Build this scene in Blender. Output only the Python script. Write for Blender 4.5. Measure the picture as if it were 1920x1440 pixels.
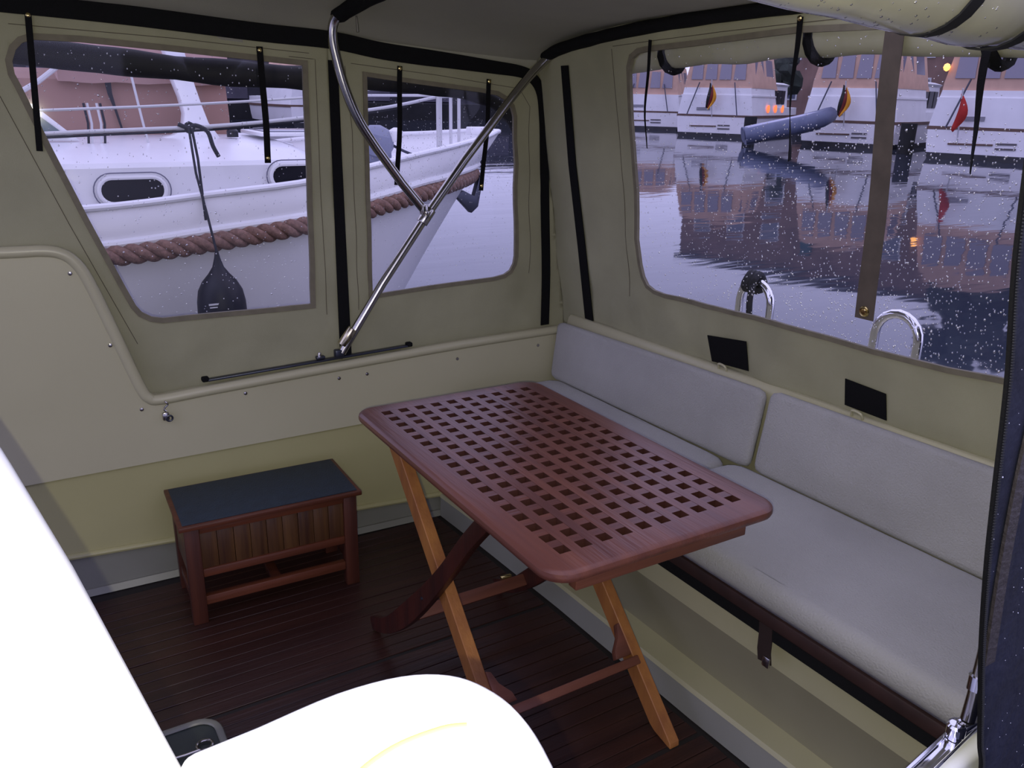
import bpy, bmesh, math, random
from mathutils import Vector, Matrix, noise
from mathutils.geometry import delaunay_2d_cdt
random.seed(7)
for o in list(bpy.data.objects): bpy.data.objects.remove(o)
sc = bpy.context.scene
COL = sc.collection
V = Vector

# ------------------------------------------------------------------ camera, sky, light, exposure
CAM = V((-0.76988, -1.85260, 1.44204))
CROT = Matrix(((0.8523859, 0.1455318, -0.5022373), (-0.5224972, 0.2753284, -0.8069719), (0.0208393, 0.9502703, 0.3107312)))
cd = bpy.data.cameras.new('camera'); cam = bpy.data.objects.new('camera', cd); COL.objects.link(cam)
cam.matrix_world = Matrix.Translation(CAM) @ CROT.normalized().to_4x4()
cd.sensor_width = 36.0; cd.lens = 1510/1920*36; cd.clip_start = .02; cd.clip_end = 900
sc.camera = cam
w = bpy.data.worlds.new('dusk_sky'); sc.world = w; w.use_nodes = True
nt = w.node_tree; bgn = nt.nodes['Background']
tc = nt.nodes.new('ShaderNodeTexCoord'); sp = nt.nodes.new('ShaderNodeSeparateXYZ'); rp = nt.nodes.new('ShaderNodeValToRGB')
nt.links.new(tc.outputs['Generated'], sp.inputs[0]); nt.links.new(sp.outputs['Z'], rp.inputs[0]); nt.links.new(rp.outputs[0], bgn.inputs[0])
rp.color_ramp.elements[0].color = (.60, .59, 1.0, 1); rp.color_ramp.elements[1].color = (.66, .64, 1.0, 1)
bgn.inputs[1].default_value = 1.42
# the phone's own flash, just below and to the left of its lens: the one lamp of the picture
ld = bpy.data.lights.new('flash', 'POINT'); fl = bpy.data.objects.new('flash', ld); COL.objects.link(fl)
fl.location = CAM + CROT @ V((-.012, -.016, .004)); ld.energy = 40; ld.shadow_soft_size = .0025; ld.color = (1, .95, .68)
sc.view_settings.view_transform = 'Standard'; sc.view_settings.look = 'None'
sc.view_settings.exposure = 0; sc.view_settings.gamma = 1; sc.view_settings.use_curve_mapping = False

# the harbour is level with gravity, the boat is trimmed a little: OUT turns level harbour points into boat points
TR = Matrix(((0.9998966635, -0.0007402809, -0.0143566829), (0.0004035895, 0.9997251493, -0.0234406286), (0.0143700896, 0.0234324121, 0.9996221399)))
OUT = Matrix.Translation(CAM) @ TR.to_4x4() @ Matrix.Translation(-CAM)
def out(p): return OUT @ V(p)

# ------------------------------------------------------------------ materials
MATS = {}
def mat(name, col, rough=.6, metal=0., noise_amt=0., scale=8., bump=0., bscale=60., spec=.5, col2=None, stretch=None, trans=0., coat=0., sheen=0.):
    if name in MATS: return MATS[name]
    m = bpy.data.materials.new(name); m.use_nodes = True; n = m.node_tree.nodes; L = m.node_tree.links
    b = n['Principled BSDF']; b.inputs['Roughness'].default_value = rough; b.inputs['Metallic'].default_value = metal
    b.inputs['Specular IOR Level'].default_value = spec; b.inputs['Base Color'].default_value = (*col, 1)
    b.inputs['Coat Weight'].default_value = coat
    if sheen: b.inputs['Sheen Weight'].default_value = sheen
    t = n.new('ShaderNodeTexCoord'); mp = n.new('ShaderNodeMapping'); L.new(t.outputs['Object'], mp.inputs[0])
    if stretch: mp.inputs['Scale'].default_value = stretch
    if noise_amt or col2:
        z = n.new('ShaderNodeTexNoise'); z.inputs['Scale'].default_value = scale; z.inputs['Detail'].default_value = 6; L.new(mp.outputs[0], z.inputs[0])
        r = n.new('ShaderNodeValToRGB'); L.new(z.outputs[0], r.inputs[0])
        c2 = col2 if col2 else tuple(max(0, c*(1-noise_amt)) for c in col)
        c1 = col if col2 else tuple(min(1, c*(1+noise_amt*.5)) for c in col)
        r.color_ramp.elements[0].position = .32; r.color_ramp.elements[1].position = .68
        r.color_ramp.elements[0].color = (*c2, 1); r.color_ramp.elements[1].color = (*c1, 1)
        L.new(r.outputs[0], b.inputs['Base Color'])
    if bump:
        z2 = n.new('ShaderNodeTexNoise'); z2.inputs['Scale'].default_value = bscale; z2.inputs['Detail'].default_value = 3; L.new(mp.outputs[0], z2.inputs[0])
        bp = n.new('ShaderNodeBump'); bp.inputs['Strength'].default_value = bump; bp.inputs['Distance'].default_value = .01
        L.new(z2.outputs[0], bp.inputs['Height']); L.new(bp.outputs[0], b.inputs['Normal'])
    MATS[name] = m; return m
def wood(name, c1, c2, axis='Y', rough=.45, sc_=14., spec=.4):
    s = {'X': (.06, 1, 1), 'Y': (1, .06, 1), 'Z': (1, 1, .06)}[axis]
    s = tuple(v*3 for v in s)
    return mat(name, c1, rough, col2=c2, scale=sc_, stretch=s, bump=.12, bscale=40, spec=spec)
def glassy(name, tint, gloss=.06, rough=.02, gcol=(1, 1, 1)):
    m = bpy.data.materials.new(name); m.use_nodes = True; n = m.node_tree.nodes; L = m.node_tree.links
    n.remove(n['Principled BSDF'])
    tr = n.new('ShaderNodeBsdfTransparent'); tr.inputs[0].default_value = (*tint, 1)
    g = n.new('ShaderNodeBsdfGlossy'); g.inputs['Roughness'].default_value = rough; g.inputs[0].default_value = (*gcol, 1)
    mx = n.new('ShaderNodeMixShader'); mx.inputs[0].default_value = gloss
    L.new(tr.outputs[0], mx.inputs[1]); L.new(g.outputs[0], mx.inputs[2]); L.new(mx.outputs[0], n['Material Output'].inputs[0])
    MATS[name] = m; return m
def emit(name, col, s):
    m = bpy.data.materials.new(name); m.use_nodes = True; b = m.node_tree.nodes['Principled BSDF']
    b.inputs['Base Color'].default_value = (*col, 1); b.inputs['Emission Color'].default_value = (*col, 1); b.inputs['Emission Strength'].default_value = s
    return m
M_CANVAS = mat('cream_canvas', (.335, .325, .215), .85, noise_amt=.10, scale=5, bump=.12, bscale=350, spec=.2)
M_ROOF = mat('roof_canvas', (.36, .35, .29), .85, noise_amt=.08, scale=3, bump=.1, bscale=300, spec=.2)
M_TRIM = mat('window_binding', (.175, .155, .108), .8, noise_amt=.15, scale=30)
M_BLACK = mat('black_webbing', (.006, .006, .007), .85, spec=.15, bump=.2, bscale=250)
M_STITCH = mat('stitch_thread', (.09, .07, .05), .8)
M_GEL = mat('cream_gelcoat', (.48, .455, .305), .32, noise_amt=.05, scale=2.2, spec=.45)
M_GELY = mat('yellowed_gelcoat', (.40, .375, .185), .38, noise_amt=.06, scale=2.5)
M_GELG = mat('grey_gelcoat', (.20, .20, .165), .4, noise_amt=.10, scale=4)
M_GELW = mat('white_gelcoat', (.85, .86, .84), .25, noise_amt=.03, scale=2)
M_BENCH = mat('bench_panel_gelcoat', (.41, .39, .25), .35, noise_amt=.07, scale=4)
M_DECK = wood('wet_teak_plank', (.042, .016, .0115), (.026, .010, .008), 'X', .38, 10, .4)
M_CAULK = mat('caulk', (.012, .009, .008), .7)
M_TOP = wood('oiled_teak_top', (.170, .060, .038), (.095, .033, .027), 'Y', .36, 9, .5)
M_TOPX = wood('oiled_teak_cross', (.155, .053, .034), (.095, .033, .027), 'X', .36, 9, .5)
M_LEG = wood('teak_leg', (.36, .15, .04), (.24, .09, .03), 'Z', .45, 8)
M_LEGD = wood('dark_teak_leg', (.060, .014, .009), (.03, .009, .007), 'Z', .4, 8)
M_RAIL = wood('teak_rail', (.18, .062, .036), (.11, .038, .024), 'X', .45, 8)
M_STW = wood('stool_teak', (.085, .024, .012), (.045, .013, .008), 'Z', .45, 10)
M_STX = wood('stool_teak_rail', (.13, .036, .015), (.07, .02, .01), 'X', .45, 10)
M_STB = wood('stool_slat_board', (.10, .045, .015), (.045, .017, .008), 'Z', .45, 16)
M_MATB = mat('blue_rubber_mat', (.014, .026, .042), .6, noise_amt=.2, scale=30, bump=.3, bscale=220)
M_CUSH = mat('terry_cushion', (.37, .365, .36), .95, noise_amt=.10, scale=4, bump=.35, bscale=230, spec=.1, sheen=.2)
M_STEEL = mat('polished_steel', (.50, .48, .45), .18, metal=1, noise_amt=.15, scale=6)
M_CHROME = mat('chrome', (.85, .85, .88), .08, metal=1)
M_BRASS = mat('brass', (.75, .60, .25), .22, metal=1)
M_DARKMETAL = mat('dark_anodised', (.055, .06, .085), .35, metal=.7)
M_NAVY = mat('navy_canvas', (.010, .012, .030), .7, noise_amt=.35, scale=14, bump=.35, bscale=60, spec=.35)
M_NAVYD = mat('navy_cover', (.006, .006, .010), .75, noise_amt=.3, scale=9)
M_ROLL = mat('wet_cream_vinyl', (.46, .45, .36), .22, noise_amt=.06, scale=6, bump=.35, bscale=9, spec=.5, coat=.5)
M_TAPE = mat('grey_brown_tape', (.095, .075, .060), .8, noise_amt=.2, scale=22)
M_BOARD = mat('brown_board', (.028, .011, .009), .6, noise_amt=.3, scale=20)
M_VINYL = glassy('clear_vinyl', (.97, .97, .98), .02, .05)
M_DROP = glassy('rain_drop', (1, 1, 1), .68, .20)
M_BWHITE = mat('boat_white', (.84, .84, .86), .35, noise_amt=.05, scale=2)
M_BGREY = mat('boat_hull_grey', (.82, .81, .83), .4, noise_amt=.05, scale=1.5)
M_BDECK = mat('wet_white_deck', (.82, .82, .85), .3, noise_amt=.05, scale=4)
M_BDARK = mat('boat_dark', (.010, .011, .016), .4)
M_STRAKE = mat('brown_strake', (.13, .075, .055), .6, noise_amt=.2, scale=3)
M_ROPE = mat('coir_rope', (.25, .145, .11), .9, noise_amt=.35, scale=60, bump=.5, bscale=260)
M_CORD = mat('dark_cord', (.012, .013, .020), .8)
M_TAN = mat('tan_boat_canvas', (.60, .39, .29), .85, noise_amt=.10, scale=2.5)
M_TAND = mat('tan_hood_canvas', (.34, .205, .165), .9, noise_amt=.08, scale=4)
M_PANE = mat('boat_window', (.10, .11, .16), .08, spec=.8)
M_PANEC = mat('enclosure_window', (.23, .215, .27), .15, spec=.7)
M_FENDER = mat('fender_black', (.006, .007, .014), .5, spec=.4)
M_RUBBER = mat('dinghy_tube', (.10, .12, .20), .5, noise_amt=.1, scale=4)
M_RUBL = mat('dinghy_top', (.42, .44, .58), .5)
M_TREE = mat('tree_foliage', (.018, .028, .020), .9, noise_amt=.5, scale=2)
M_BRICK = mat('building_brick', (.24, .15, .125), .9, noise_amt=.25, scale=.6)
M_QUAY = mat('quay_timber', (.010, .011, .013), .85, noise_amt=.4, scale=1.5)
M_TEAL = mat('teal_pile', (.02, .09, .11), .7)
M_WFRAME = mat('white_paint', (.6, .6, .62), .5)
M_FB = mat('flag_black', (.012, .010, .010), .8); M_FR = mat('flag_red', (.42, .018, .014), .8); M_FG = mat('flag_gold', (.75, .32, .02), .8); M_FBL = mat('flag_blue', (.05, .07, .3), .8)
M_GLOW = emit('warm_lamp', (1, .42, .10), 2.6); M_PORTGLOW = emit('lit_porthole', (1, .22, .06), 1.1)
M_BLUEC = mat('blue_cover', (.03, .06, .22), .8)

def water_mat():
    m = bpy.data.materials.new('harbour_water'); m.use_nodes = True; n = m.node_tree.nodes; L = m.node_tree.links
    b = n['Principled BSDF']; b.inputs['Base Color'].default_value = (.030, .037, .055, 1); b.inputs['Roughness'].default_value = .035; b.inputs['IOR'].default_value = 1.33
    t = n.new('ShaderNodeTexCoord'); bp = n.new('ShaderNodeBump'); z = n.new('ShaderNodeTexNoise'); mp = n.new('ShaderNodeMapping')
    L.new(t.outputs['Object'], mp.inputs[0]); mp.inputs['Rotation'].default_value = (0, 0, math.radians(-45)); mp.inputs['Scale'].default_value = (.5, 1.6, 1)
    z.inputs['Scale'].default_value = .9; z.inputs['Detail'].default_value = 3; L.new(mp.outputs[0], z.inputs[0]); L.new(z.outputs[0], bp.inputs['Height'])
    bp.inputs['Strength'].default_value = .055; bp.inputs['Distance'].default_value = .12; L.new(bp.outputs[0], b.inputs['Normal'])
    return m
M_WATER = water_mat()

# ------------------------------------------------------------------ helpers
WLOC = {}
def tag(o, label=None, cat=None, group=None, kind=None):
    if label: o['label'] = label
    if cat: o['category'] = cat
    if group: o['group'] = group
    if kind: o['kind'] = kind
    return o
def thing(name, label, cat, loc=(0, 0, 0), group=None):
    o = bpy.data.objects.new(name, None); o.empty_display_size = .05; COL.objects.link(o); o.location = loc; WLOC[o] = V(loc)
    return tag(o, label, cat, group)
class MB:
    def __init__(s): s.v = []; s.f = []
    def add(s, vs, fs):
        b = len(s.v); s.v += [V(v) for v in vs]; s.f += [tuple(b+i for i in f) for f in fs]; return s
    def box(s, c, size, ax=None):
        c = V(c); h = [d/2 for d in size]
        if ax is None: ax = (V((1, 0, 0)), V((0, 1, 0)), V((0, 0, 1)))
        vs = [c+ax[0]*(x*h[0])+ax[1]*(y*h[1])+ax[2]*(z*h[2]) for x in (-1, 1) for y in (-1, 1) for z in (-1, 1)]
        return s.add(vs, [(0, 1, 3, 2), (4, 6, 7, 5), (0, 4, 5, 1), (2, 3, 7, 6), (0, 2, 6, 4), (1, 5, 7, 3)])
    def bar(s, a, b, wd, th, up=(0, 0, 1)):
        a = V(a); b = V(b); d = (b-a).normalized(); x = d.cross(V(up)).normalized(); y = x.cross(d).normalized()
        return s.box((a+b)/2, (wd, th, (b-a).length), (x, y, d))
    def tube(s, pts, r, seg=10, closed=False, caps=True, flat=None):
        pts = [V(p) for p in pts]; n = len(pts); rs = r if isinstance(r, (list, tuple)) else [r]*n
        prev = None; base = len(s.v)
        for i, p in enumerate(pts):
            a = pts[i-1] if (i or closed) else p; b = pts[(i+1) % n] if (i < n-1 or closed) else p
            d = (b-a).normalized()
            if prev is None:
                u = d.cross(V((0, 0, 1)));
                if u.length < .1: u = d.cross(V((1, 0, 0)))
            else: u = prev-d*prev.dot(d)
            u.normalize(); prev = u; q = d.cross(u)
            for k in range(seg):
                t = 2*math.pi*k/seg; s.v.append(p+(u*math.cos(t)+q*math.sin(t)*(flat or 1))*rs[i])
        m = n if closed else n-1
        for i in range(m):
            for k in range(seg):
                a = base+i*seg+k; b = base+i*seg+(k+1) % seg; c = base+((i+1) % n)*seg+(k+1) % seg; d = base+((i+1) % n)*seg+k
                s.f.append((a, b, c, d))
        if caps and not closed:
            s.f.append(tuple(base+k for k in range(seg))[::-1]); s.f.append(tuple(base+(n-1)*seg+k for k in range(seg)))
        return s
    def lathe(s, prof, c, axis=(0, 0, 1), seg=20):
        c = V(c); d = V(axis).normalized(); u = d.cross(V((1, 0, 0)))
        if u.length < .1: u = d.cross(V((0, 1, 0)))
        u.normalize(); q = d.cross(u); base = len(s.v)
        for r, h in prof:
            for k in range(seg):
                t = 2*math.pi*k/seg; s.v.append(c+d*h+(u*math.cos(t)+q*math.sin(t))*max(r, 1e-5))
        for i in range(len(prof)-1):
            for k in range(seg):
                s.f.append((base+i*seg+k, base+i*seg+(k+1) % seg, base+(i+1)*seg+(k+1) % seg, base+(i+1)*seg+k))
        s.f.append(tuple(base+k for k in range(seg))[::-1]); s.f.append(tuple(base+(len(prof)-1)*seg+k for k in range(seg)))
        return s
    def prism(s, poly, fn, t0, t1):
        """poly of (a,b); fn(a,b,t) -> point; closed prism between t0 and t1"""
        n = len(poly); b = len(s.v)
        s.v += [V(fn(a, c, t0)) for a, c in poly]+[V(fn(a, c, t1)) for a, c in poly]
        s.f.append(tuple(b+i for i in range(n))[::-1]); s.f.append(tuple(b+n+i for i in range(n)))
        for i in range(n): j = (i+1) % n; s.f.append((b+i, b+j, b+n+j, b+n+i))
        return s
    def grid(s, rows, close_u=False):
        b = len(s.v); nu = len(rows[0])
        for r in rows: s.v += [V(p) for p in r]
        for i in range(len(rows)-1):
            for j in range(nu if close_u else nu-1):
                k = (j+1) % nu; s.f.append((b+i*nu+j, b+i*nu+k, b+(i+1)*nu+k, b+(i+1)*nu+j))
        return s
    def build(s, name, m, parent=None, bevel=0, segs=2, smooth=35, label=None, xf=None, sub=0, solid=0, solid_off=0):
        vs = [xf @ v for v in s.v] if xf is not None else s.v
        me = bpy.data.meshes.new(name)
        if parent is not None: o0 = WLOC[parent]
        else:
            cx = sum(v.x for v in vs)/len(vs); cy = sum(v.y for v in vs)/len(vs); o0 = V((cx, cy, min(v.z for v in vs)))
        me.from_pydata([v-o0 for v in vs], [], s.f); me.validate()
        bm = bmesh.new(); bm.from_mesh(me); bmesh.ops.recalc_face_normals(bm, faces=bm.faces)
        if bevel:
            es = [e for e in bm.edges if len(e.link_faces) == 2 and e.calc_face_angle(0) > .5]
            bmesh.ops.bevel(bm, geom=es, offset=bevel, segments=segs, affect='EDGES', profile=.5, clamp_overlap=True)
        if smooth:
            for f in bm.faces: f.smooth = True
            for e in bm.edges: e.smooth = not (len(e.link_faces) == 2 and e.calc_face_angle(0) > math.radians(smooth))
        bm.to_mesh(me); bm.free(); me.materials.append(m)
        o = bpy.data.objects.new(name, me); COL.objects.link(o)
        if parent is not None: o.parent = parent; WLOC[o] = WLOC[parent]
        else: o.location = o0; WLOC[o] = o0
        if solid:
            md = o.modifiers.new('thick', 'SOLIDIFY'); md.thickness = solid; md.offset = solid_off
        if sub: md = o.modifiers.new('sub', 'SUBSURF'); md.levels = sub; md.render_levels = sub
        if label: o['label'] = label
        return o
def copy_tree(o, parent=None):
    c = o.copy(); COL.objects.link(c); c.parent = parent; WLOC[c] = V(WLOC[o])
    for ch in o.children: copy_tree(ch, c)
    return c
def smoothpath(pts, n=6, closed=False):
    pts = [V(p) for p in pts]; out_ = []; N = len(pts)
    for i in range(N if closed else N-1):
        p0 = pts[(i-1) % N] if (closed or i) else pts[0]; p1 = pts[i]; p2 = pts[(i+1) % N]; p3 = pts[(i+2) % N] if (closed or i < N-2) else pts[-1]
        for k in range(n):
            t = k/n; out_.append(.5*((2*p1)+(-p0+p2)*t+(2*p0-5*p1+4*p2-p3)*t*t+(-p0+3*p1-3*p2+p3)*t**3))
    if not closed: out_.append(pts[-1])
    return out_
def lerp(t, a, b): return a+(b-a)*t
def interp(x, tab):
    if x <= tab[0][0]: return tab[0][1]
    for (a, va), (b, vb) in zip(tab, tab[1:]):
        if x <= b: return va+(vb-va)*(x-a)/(b-a)
    return tab[-1][1]
def inside(p, poly):
    x, y = p; r = False; n = len(poly)
    for i in range(n):
        a = poly[i]; b = poly[i-1]
        if (a[1] > y) != (b[1] > y) and x < (b[0]-a[0])*(y-a[1])/(b[1]-a[1])+a[0]: r = not r
    return r
def cloth(name, outer, holes, fn, step, m, parent=None, thick=.0015):
    """a sheet cut from a polygon with holes, draped by fn(u, v) -> point"""
    pts = []; edges = []
    def addloop(lp):
        b = len(pts); dense = []
        for i, a in enumerate(lp):
            c = lp[(i+1) % len(lp)]; k = max(1, int(math.dist(a, c)/step))
            dense += [(a[0]+(c[0]-a[0])*t/k, a[1]+(c[1]-a[1])*t/k) for t in range(k)]
        pts.extend(dense); n = len(dense); edges.extend([(b+i, b+(i+1) % n) for i in range(n)])
    addloop(outer)
    for h in holes: addloop(h)
    us = [p[0] for p in outer]; vs = [p[1] for p in outer]; u = min(us)+step/2
    while u < max(us):
        v = min(vs)+step/2
        while v < max(vs):
            if inside((u, v), outer) and not any(inside((u, v), h) for h in holes): pts.append((u, v))
            v += step
        u += step
    r = delaunay_2d_cdt([V(p) for p in pts], edges, [], 0, 1e-6)
    keep = []
    for f in r[2]:
        c = sum((r[0][i] for i in f), V((0, 0)))/len(f)
        if inside(c, outer) and not any(inside(c, h) for h in holes): keep.append(tuple(f))
    mb = MB(); mb.v = [V(fn(p.x, p.y)) for p in r[0]]; mb.f = keep
    return mb.build(name, m, parent, smooth=70, solid=thick)
def ribbon(mb, path, wd, th, nrm):
    """flat tape along 3D path; nrm = facing direction"""
    path = [V(p) for p in path]; rows = []; nrm = V(nrm).normalized()
    for i, p in enumerate(path):
        d = (path[min(i+1, len(path)-1)]-path[max(i-1, 0)]).normalized(); x = d.cross(nrm).normalized()
        wi = wd[i] if isinstance(wd, (list, tuple)) else wd
        rows.append([p-x*wi/2+nrm*th/2, p+x*wi/2+nrm*th/2, p+x*wi/2-nrm*th/2, p-x*wi/2-nrm*th/2])
    mb.grid(rows, True); b = len(mb.v)-4*len(rows)
    mb.f.append((b, b+1, b+2, b+3)); e = len(mb.v)-4; mb.f.append((e, e+1, e+2, e+3)); return mb
def drops(name, poly, fn, nrm, count, parent, rmin=.0007, rmax=.0017, seed=1, bias=None):
    rnd = random.Random(seed); mb = MB(); nrm = V(nrm).normalized(); u = nrm.cross(V((0, 0, 1))).normalized(); q = nrm.cross(u)
    us = [p[0] for p in poly]; vs = [p[1] for p in poly]; k = 0; tries = 0
    while k < count and tries < count*20:
        tries += 1
        a = rnd.uniform(min(us), max(us)); b = rnd.uniform(min(vs), max(vs))
        if not inside((a, b), poly) or (bias and rnd.random() > bias(a, b)): continue
        k += 1; c = V(fn(a, b)); r = rnd.uniform(rmin, rmax)*(1.5 if rnd.random() < .08 else 1); ln = rnd.uniform(1, 1.6)
        base = len(mb.v)
        for rr, h in ((1, 0), (.75, .55)):
            for j in range(6):
                t = j*math.pi/3; mb.v.append(c+u*(r*rr*math.cos(t))+q*(r*rr*ln*math.sin(t))+nrm*(h*r))
        mb.v.append(c+nrm*r*.85)
        for j in range(6):
            j2 = (j+1) % 6; mb.f.append((base+j, base+j2, base+6+j2, base+6+j)); mb.f.append((base+6+j, base+6+j2, base+12))
    o = mb.build(name, M_DROP, parent, smooth=80); o['kind'] = 'stuff'; return o

# ------------------------------------------------------------------ cockpit floor
SY = lambda x, off=0.: .661-.0371*x+off          # inner face of the left coaming wall
base = MB().box((-.35, -.40, -.0285), (2.2, 2.3, .05)).build('floor', M_CAULK); tag(base, kind='structure')
def fx_end(y): return interp(y, [(-1.5, .565), (-.9, .522), (-.66, .512), (-.07, .497), (.36, .474), (.7, .455)])
y = -1.50; pitch = .0440; seams = (-.056, -.716)
rows_ = []
bands = [(-1.5, -.722), (-.710, -.062), (-.050, .64)]
for (ya, yb) in bands:
    n = round((yb-ya)/pitch); st = (yb-ya)/n
    for i in range(n): rows_.append((ya+i*st, ya+(i+1)*st, i))
rp_ = random.Random(3)
for (a, b, i) in rows_:
    a2 = a+.0013; b2 = b-.0013
    m = MB(); zt = rp_.uniform(-.0008, .0008)
    ex = fx_end((a+b)/2)-.004
    if b > .60: b2 = min(b2, SY(.4)-.004)
    m.box(((ex-1.4)/2, (a2+b2)/2, -.0046+zt), (ex+1.4, b2-a2, .0088)).build('plank', M_DECK, base, bevel=.001, segs=1)
# recessed locker lid in the floor with its grey rim and lifting ring
h = thing('floor_hatch', 'grey-rimmed round-cornered floor hatch with lifting ring beside the white coaming', 'hatch', (-.61, -.16, 0))
def rrect(x0, x1, y0, y1, r, n=6):
    o_ = []
    for cx, cy, a0 in ((x1-r, y1-r, 0), (x0+r, y1-r, 90), (x0+r, y0+r, 180), (x1-r, y0+r, 270)):
        for k in range(n+1):
            t = math.radians(a0+90*k/n); o_.append((cx+r*math.cos(t), cy+r*math.sin(t)))
    return o_
lp = rrect(-.76, -.512, -.33, -.062, .05)
MB().tube([(a, b, .006) for a, b in lp], .009, 8, closed=True, flat=.6).build('rim', M_GELG, h)
MB().prism(lp, lambda a, b, t: (a, b, t), .0005, .003).build('lid', mat('lid_dark', (.035, .045, .04), .5, noise_amt=.3), h)
MB().tube([(-.555+.018*math.cos(t*.5236), -.155+.018*math.sin(t*.5236), .010) for t in range(12)], .0035, 8, closed=True).build('lifting_ring', M_STEEL, h)
MB().tube([(-.64, -.16, .008), (-.60, -.168, .012), (-.57, -.165, .010)], .0035).build('latch_bar', M_STEEL, h)

# ------------------------------------------------------------------ left coaming wall
WL = thing('wall_left', None, None, (0, .7, 0)); WL['kind'] = 'structure'
tall = [(-2.2, 1.105), (-1.3, 1.097), (-.80, 1.090), (-.715, 1.090), (-.668, 1.082), (-.635, 1.058), (-.607, 1.004), (-.566, .868), (-.528, .735), (-.505, .660), (-.488, .632), (-.455, .622), (-.30, .632), (.127, .656), (.549, .677), (.99, .690)]
led = [(-2, .21), (-.77, .145), (.304, .094), (1.2, .05)]; kn = [(-2, .36), (-.834, .404), (.181, .424), (1.2, .444)]
XS = (-2.2, -.77, -.3, .1, .304, .6, 1.05)
def strip(name, z0, z1, o0, o1, m, parent, th=.012):
    mb = MB(); rows = []
    for x in XS: rows.append([(x, SY(x, o0), z0(x)), (x, SY(x, o1), z1(x)), (x, SY(x, o1)+th, z1(x)), (x, SY(x, o0)+th, z0(x))])
    mb.grid(rows, True); mb.f += [(0, 1, 2, 3), tuple(len(mb.v)-4+i for i in range(4))]
    return mb.build(name, m, parent)
strip('base_fillet', lambda x: 0, lambda x: .020, -.004, .006, M_GELG, WL, .03)
strip('kick_panel', lambda x: .02, lambda x: interp(x, led), .014, .014, M_GELG, WL)
mb = MB().tube([(x, SY(x, .006), interp(x, led)) for x in XS], .010, 10); mb.build('kick_ledge', M_GELY, WL)
strip('lower_band', lambda x: interp(x, led)+.004, lambda x: interp(x, kn)+.003, .008, .010, M_GELY, WL)
poly = [(x, z) for x, z in tall]+[(1.05, interp(1.05, kn)), (.181, interp(.181, kn)), (-.834, interp(-.834, kn)), (-2.2, .35)]
poly = [tall[0]]+tall[1:]+[(1.05, .692)]+[(1.05, interp(1.05, kn)), (.181, interp(.181, kn)), (-.834, interp(-.834, kn)), (-2.2, .35)]
MB().prism(poly, lambda a, b, t: (a, SY(a, t), b), 0, .03).build('panel', M_GEL, WL, smooth=20)
sp_ = smoothpath([(x, SY(x, .004), z-.012) for x, z in tall], 4)
MB().tube(sp_, .0165, 12, flat=1).build('coaming_bead', M_GEL, WL)
# outer deck side behind the canvas foot
MB().prism([(-2.2, 0), (1.3, 0), (1.3, .60), (-.45, .54), (-.58, .95), (-2.2, 1.0)], lambda a, b, t: (a, SY(a, t), b), .075, .11).build('outer_side', M_GELW, WL)
for i, (x, z) in enumerate([(-.648, 1.008), (-.573, .792), (-.512, .584), (-.206, .590), (.103, .598), (.202, .600), (.545, .611), (.887, .622)]):
    z2 = z+.004
    MB().lathe([(.0062, 0), (.0055, .0025), (.002, .0035)], (x, SY(x), z2), (-.037, -1, 0), 12).build('screw', M_STEEL, WL)
# small steel clasp hanging from a hook
hk = thing('clasp', 'small steel clasp hanging from a hook below the coaming bead at the left wall', 'clasp', (-.447, SY(-.447, -.01), .55))
MB().tube(smoothpath([(-.447, SY(-.447, .0), .606), (-.446, SY(-.447, -.014), .607), (-.440, SY(-.447, -.016), .598), (-.447, SY(-.447, -.014), .590), (-.452, SY(-.447, -.014), .582), (-.446, SY(-.447, -.014), .576)], 4), .0028, 8).build('hook', M_STEEL, hk)
MB().box((-.449, SY(-.449, -.013), .560), (.020, .014, .026)).build('body', M_STEEL, hk, bevel=.004)
MB().tube([(-.440+.009*math.cos(t*.5236), SY(-.44, -.018), .553+.009*math.sin(t*.5236)) for t in range(12)], .003, 8, closed=True).build('ring', M_DARKMETAL, hk)

# ------------------------------------------------------------------ stern wall and built-in bench
SX = lambda z: 1.03-(z-.715)*.17                  # the stern canvas leans forward
WS = thing('wall_stern', None, None, (1.0, -.3, 0)); WS['kind'] = 'structure'
prof = [(.992, .40), (.999, .710), (1.004, .730), (1.014, .741), (1.03, .742), (1.06, .732), (1.35, .715), (1.37, .70), (1.40, -.45), (1.36, -.45), (1.33, .40)]
MB().prism(prof, lambda a, b, t: (a, t, b), -1.75, .60).build('stern_coaming', M_GEL, WS, bevel=.004)
BN = thing('locker_bench', 'built-in cream locker bench with dark board edge under the white cushions', 'bench', (.55, -.3, 0))
def bprof(y): return interp(y, [(-1.75, .58), (-1.3, .553), (-.66, .525), (-.09, .512), (.36, .490), (.66, .470)])
YS = [-1.35, -1.2, -1.0, -.66, -.35, -.09, .15, .36, .64]
def bstrip(name, pr_, m, parent=BN):
    mb = MB(); rows = []
    for yy in YS:
        b0 = bprof(yy)-.515; rows.append([(x+b0*k, yy, z) for x, z, k in pr_])
    mb.grid(rows, True); n = len(pr_); mb.f += [tuple(range(n))[::-1], tuple(len(mb.v)-n+i for i in range(n))]
    return mb.build(name, m, parent, bevel=0, smooth=25)
bstrip('toe_kick', [(.515, 0, 1), (.517, .080, 1), (.60, .080, .6), (.60, 0, .6)], mat('grey_kick', (.26, .26, .23), .4, noise_amt=.08, scale=3))
bstrip('kick_ledge', [(.514, .078, 1), (.518, .090, 1), (.600, .094, .5), (.61, .078, .5)], M_BENCH)
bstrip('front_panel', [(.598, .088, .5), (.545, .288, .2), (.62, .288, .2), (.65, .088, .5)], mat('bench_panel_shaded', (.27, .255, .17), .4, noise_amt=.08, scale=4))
bstrip('front_rail', [(.545, .286, .2), (.541, .352, .2), (.62, .352, .2), (.62, .286, .2)], M_BENCH)
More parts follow.
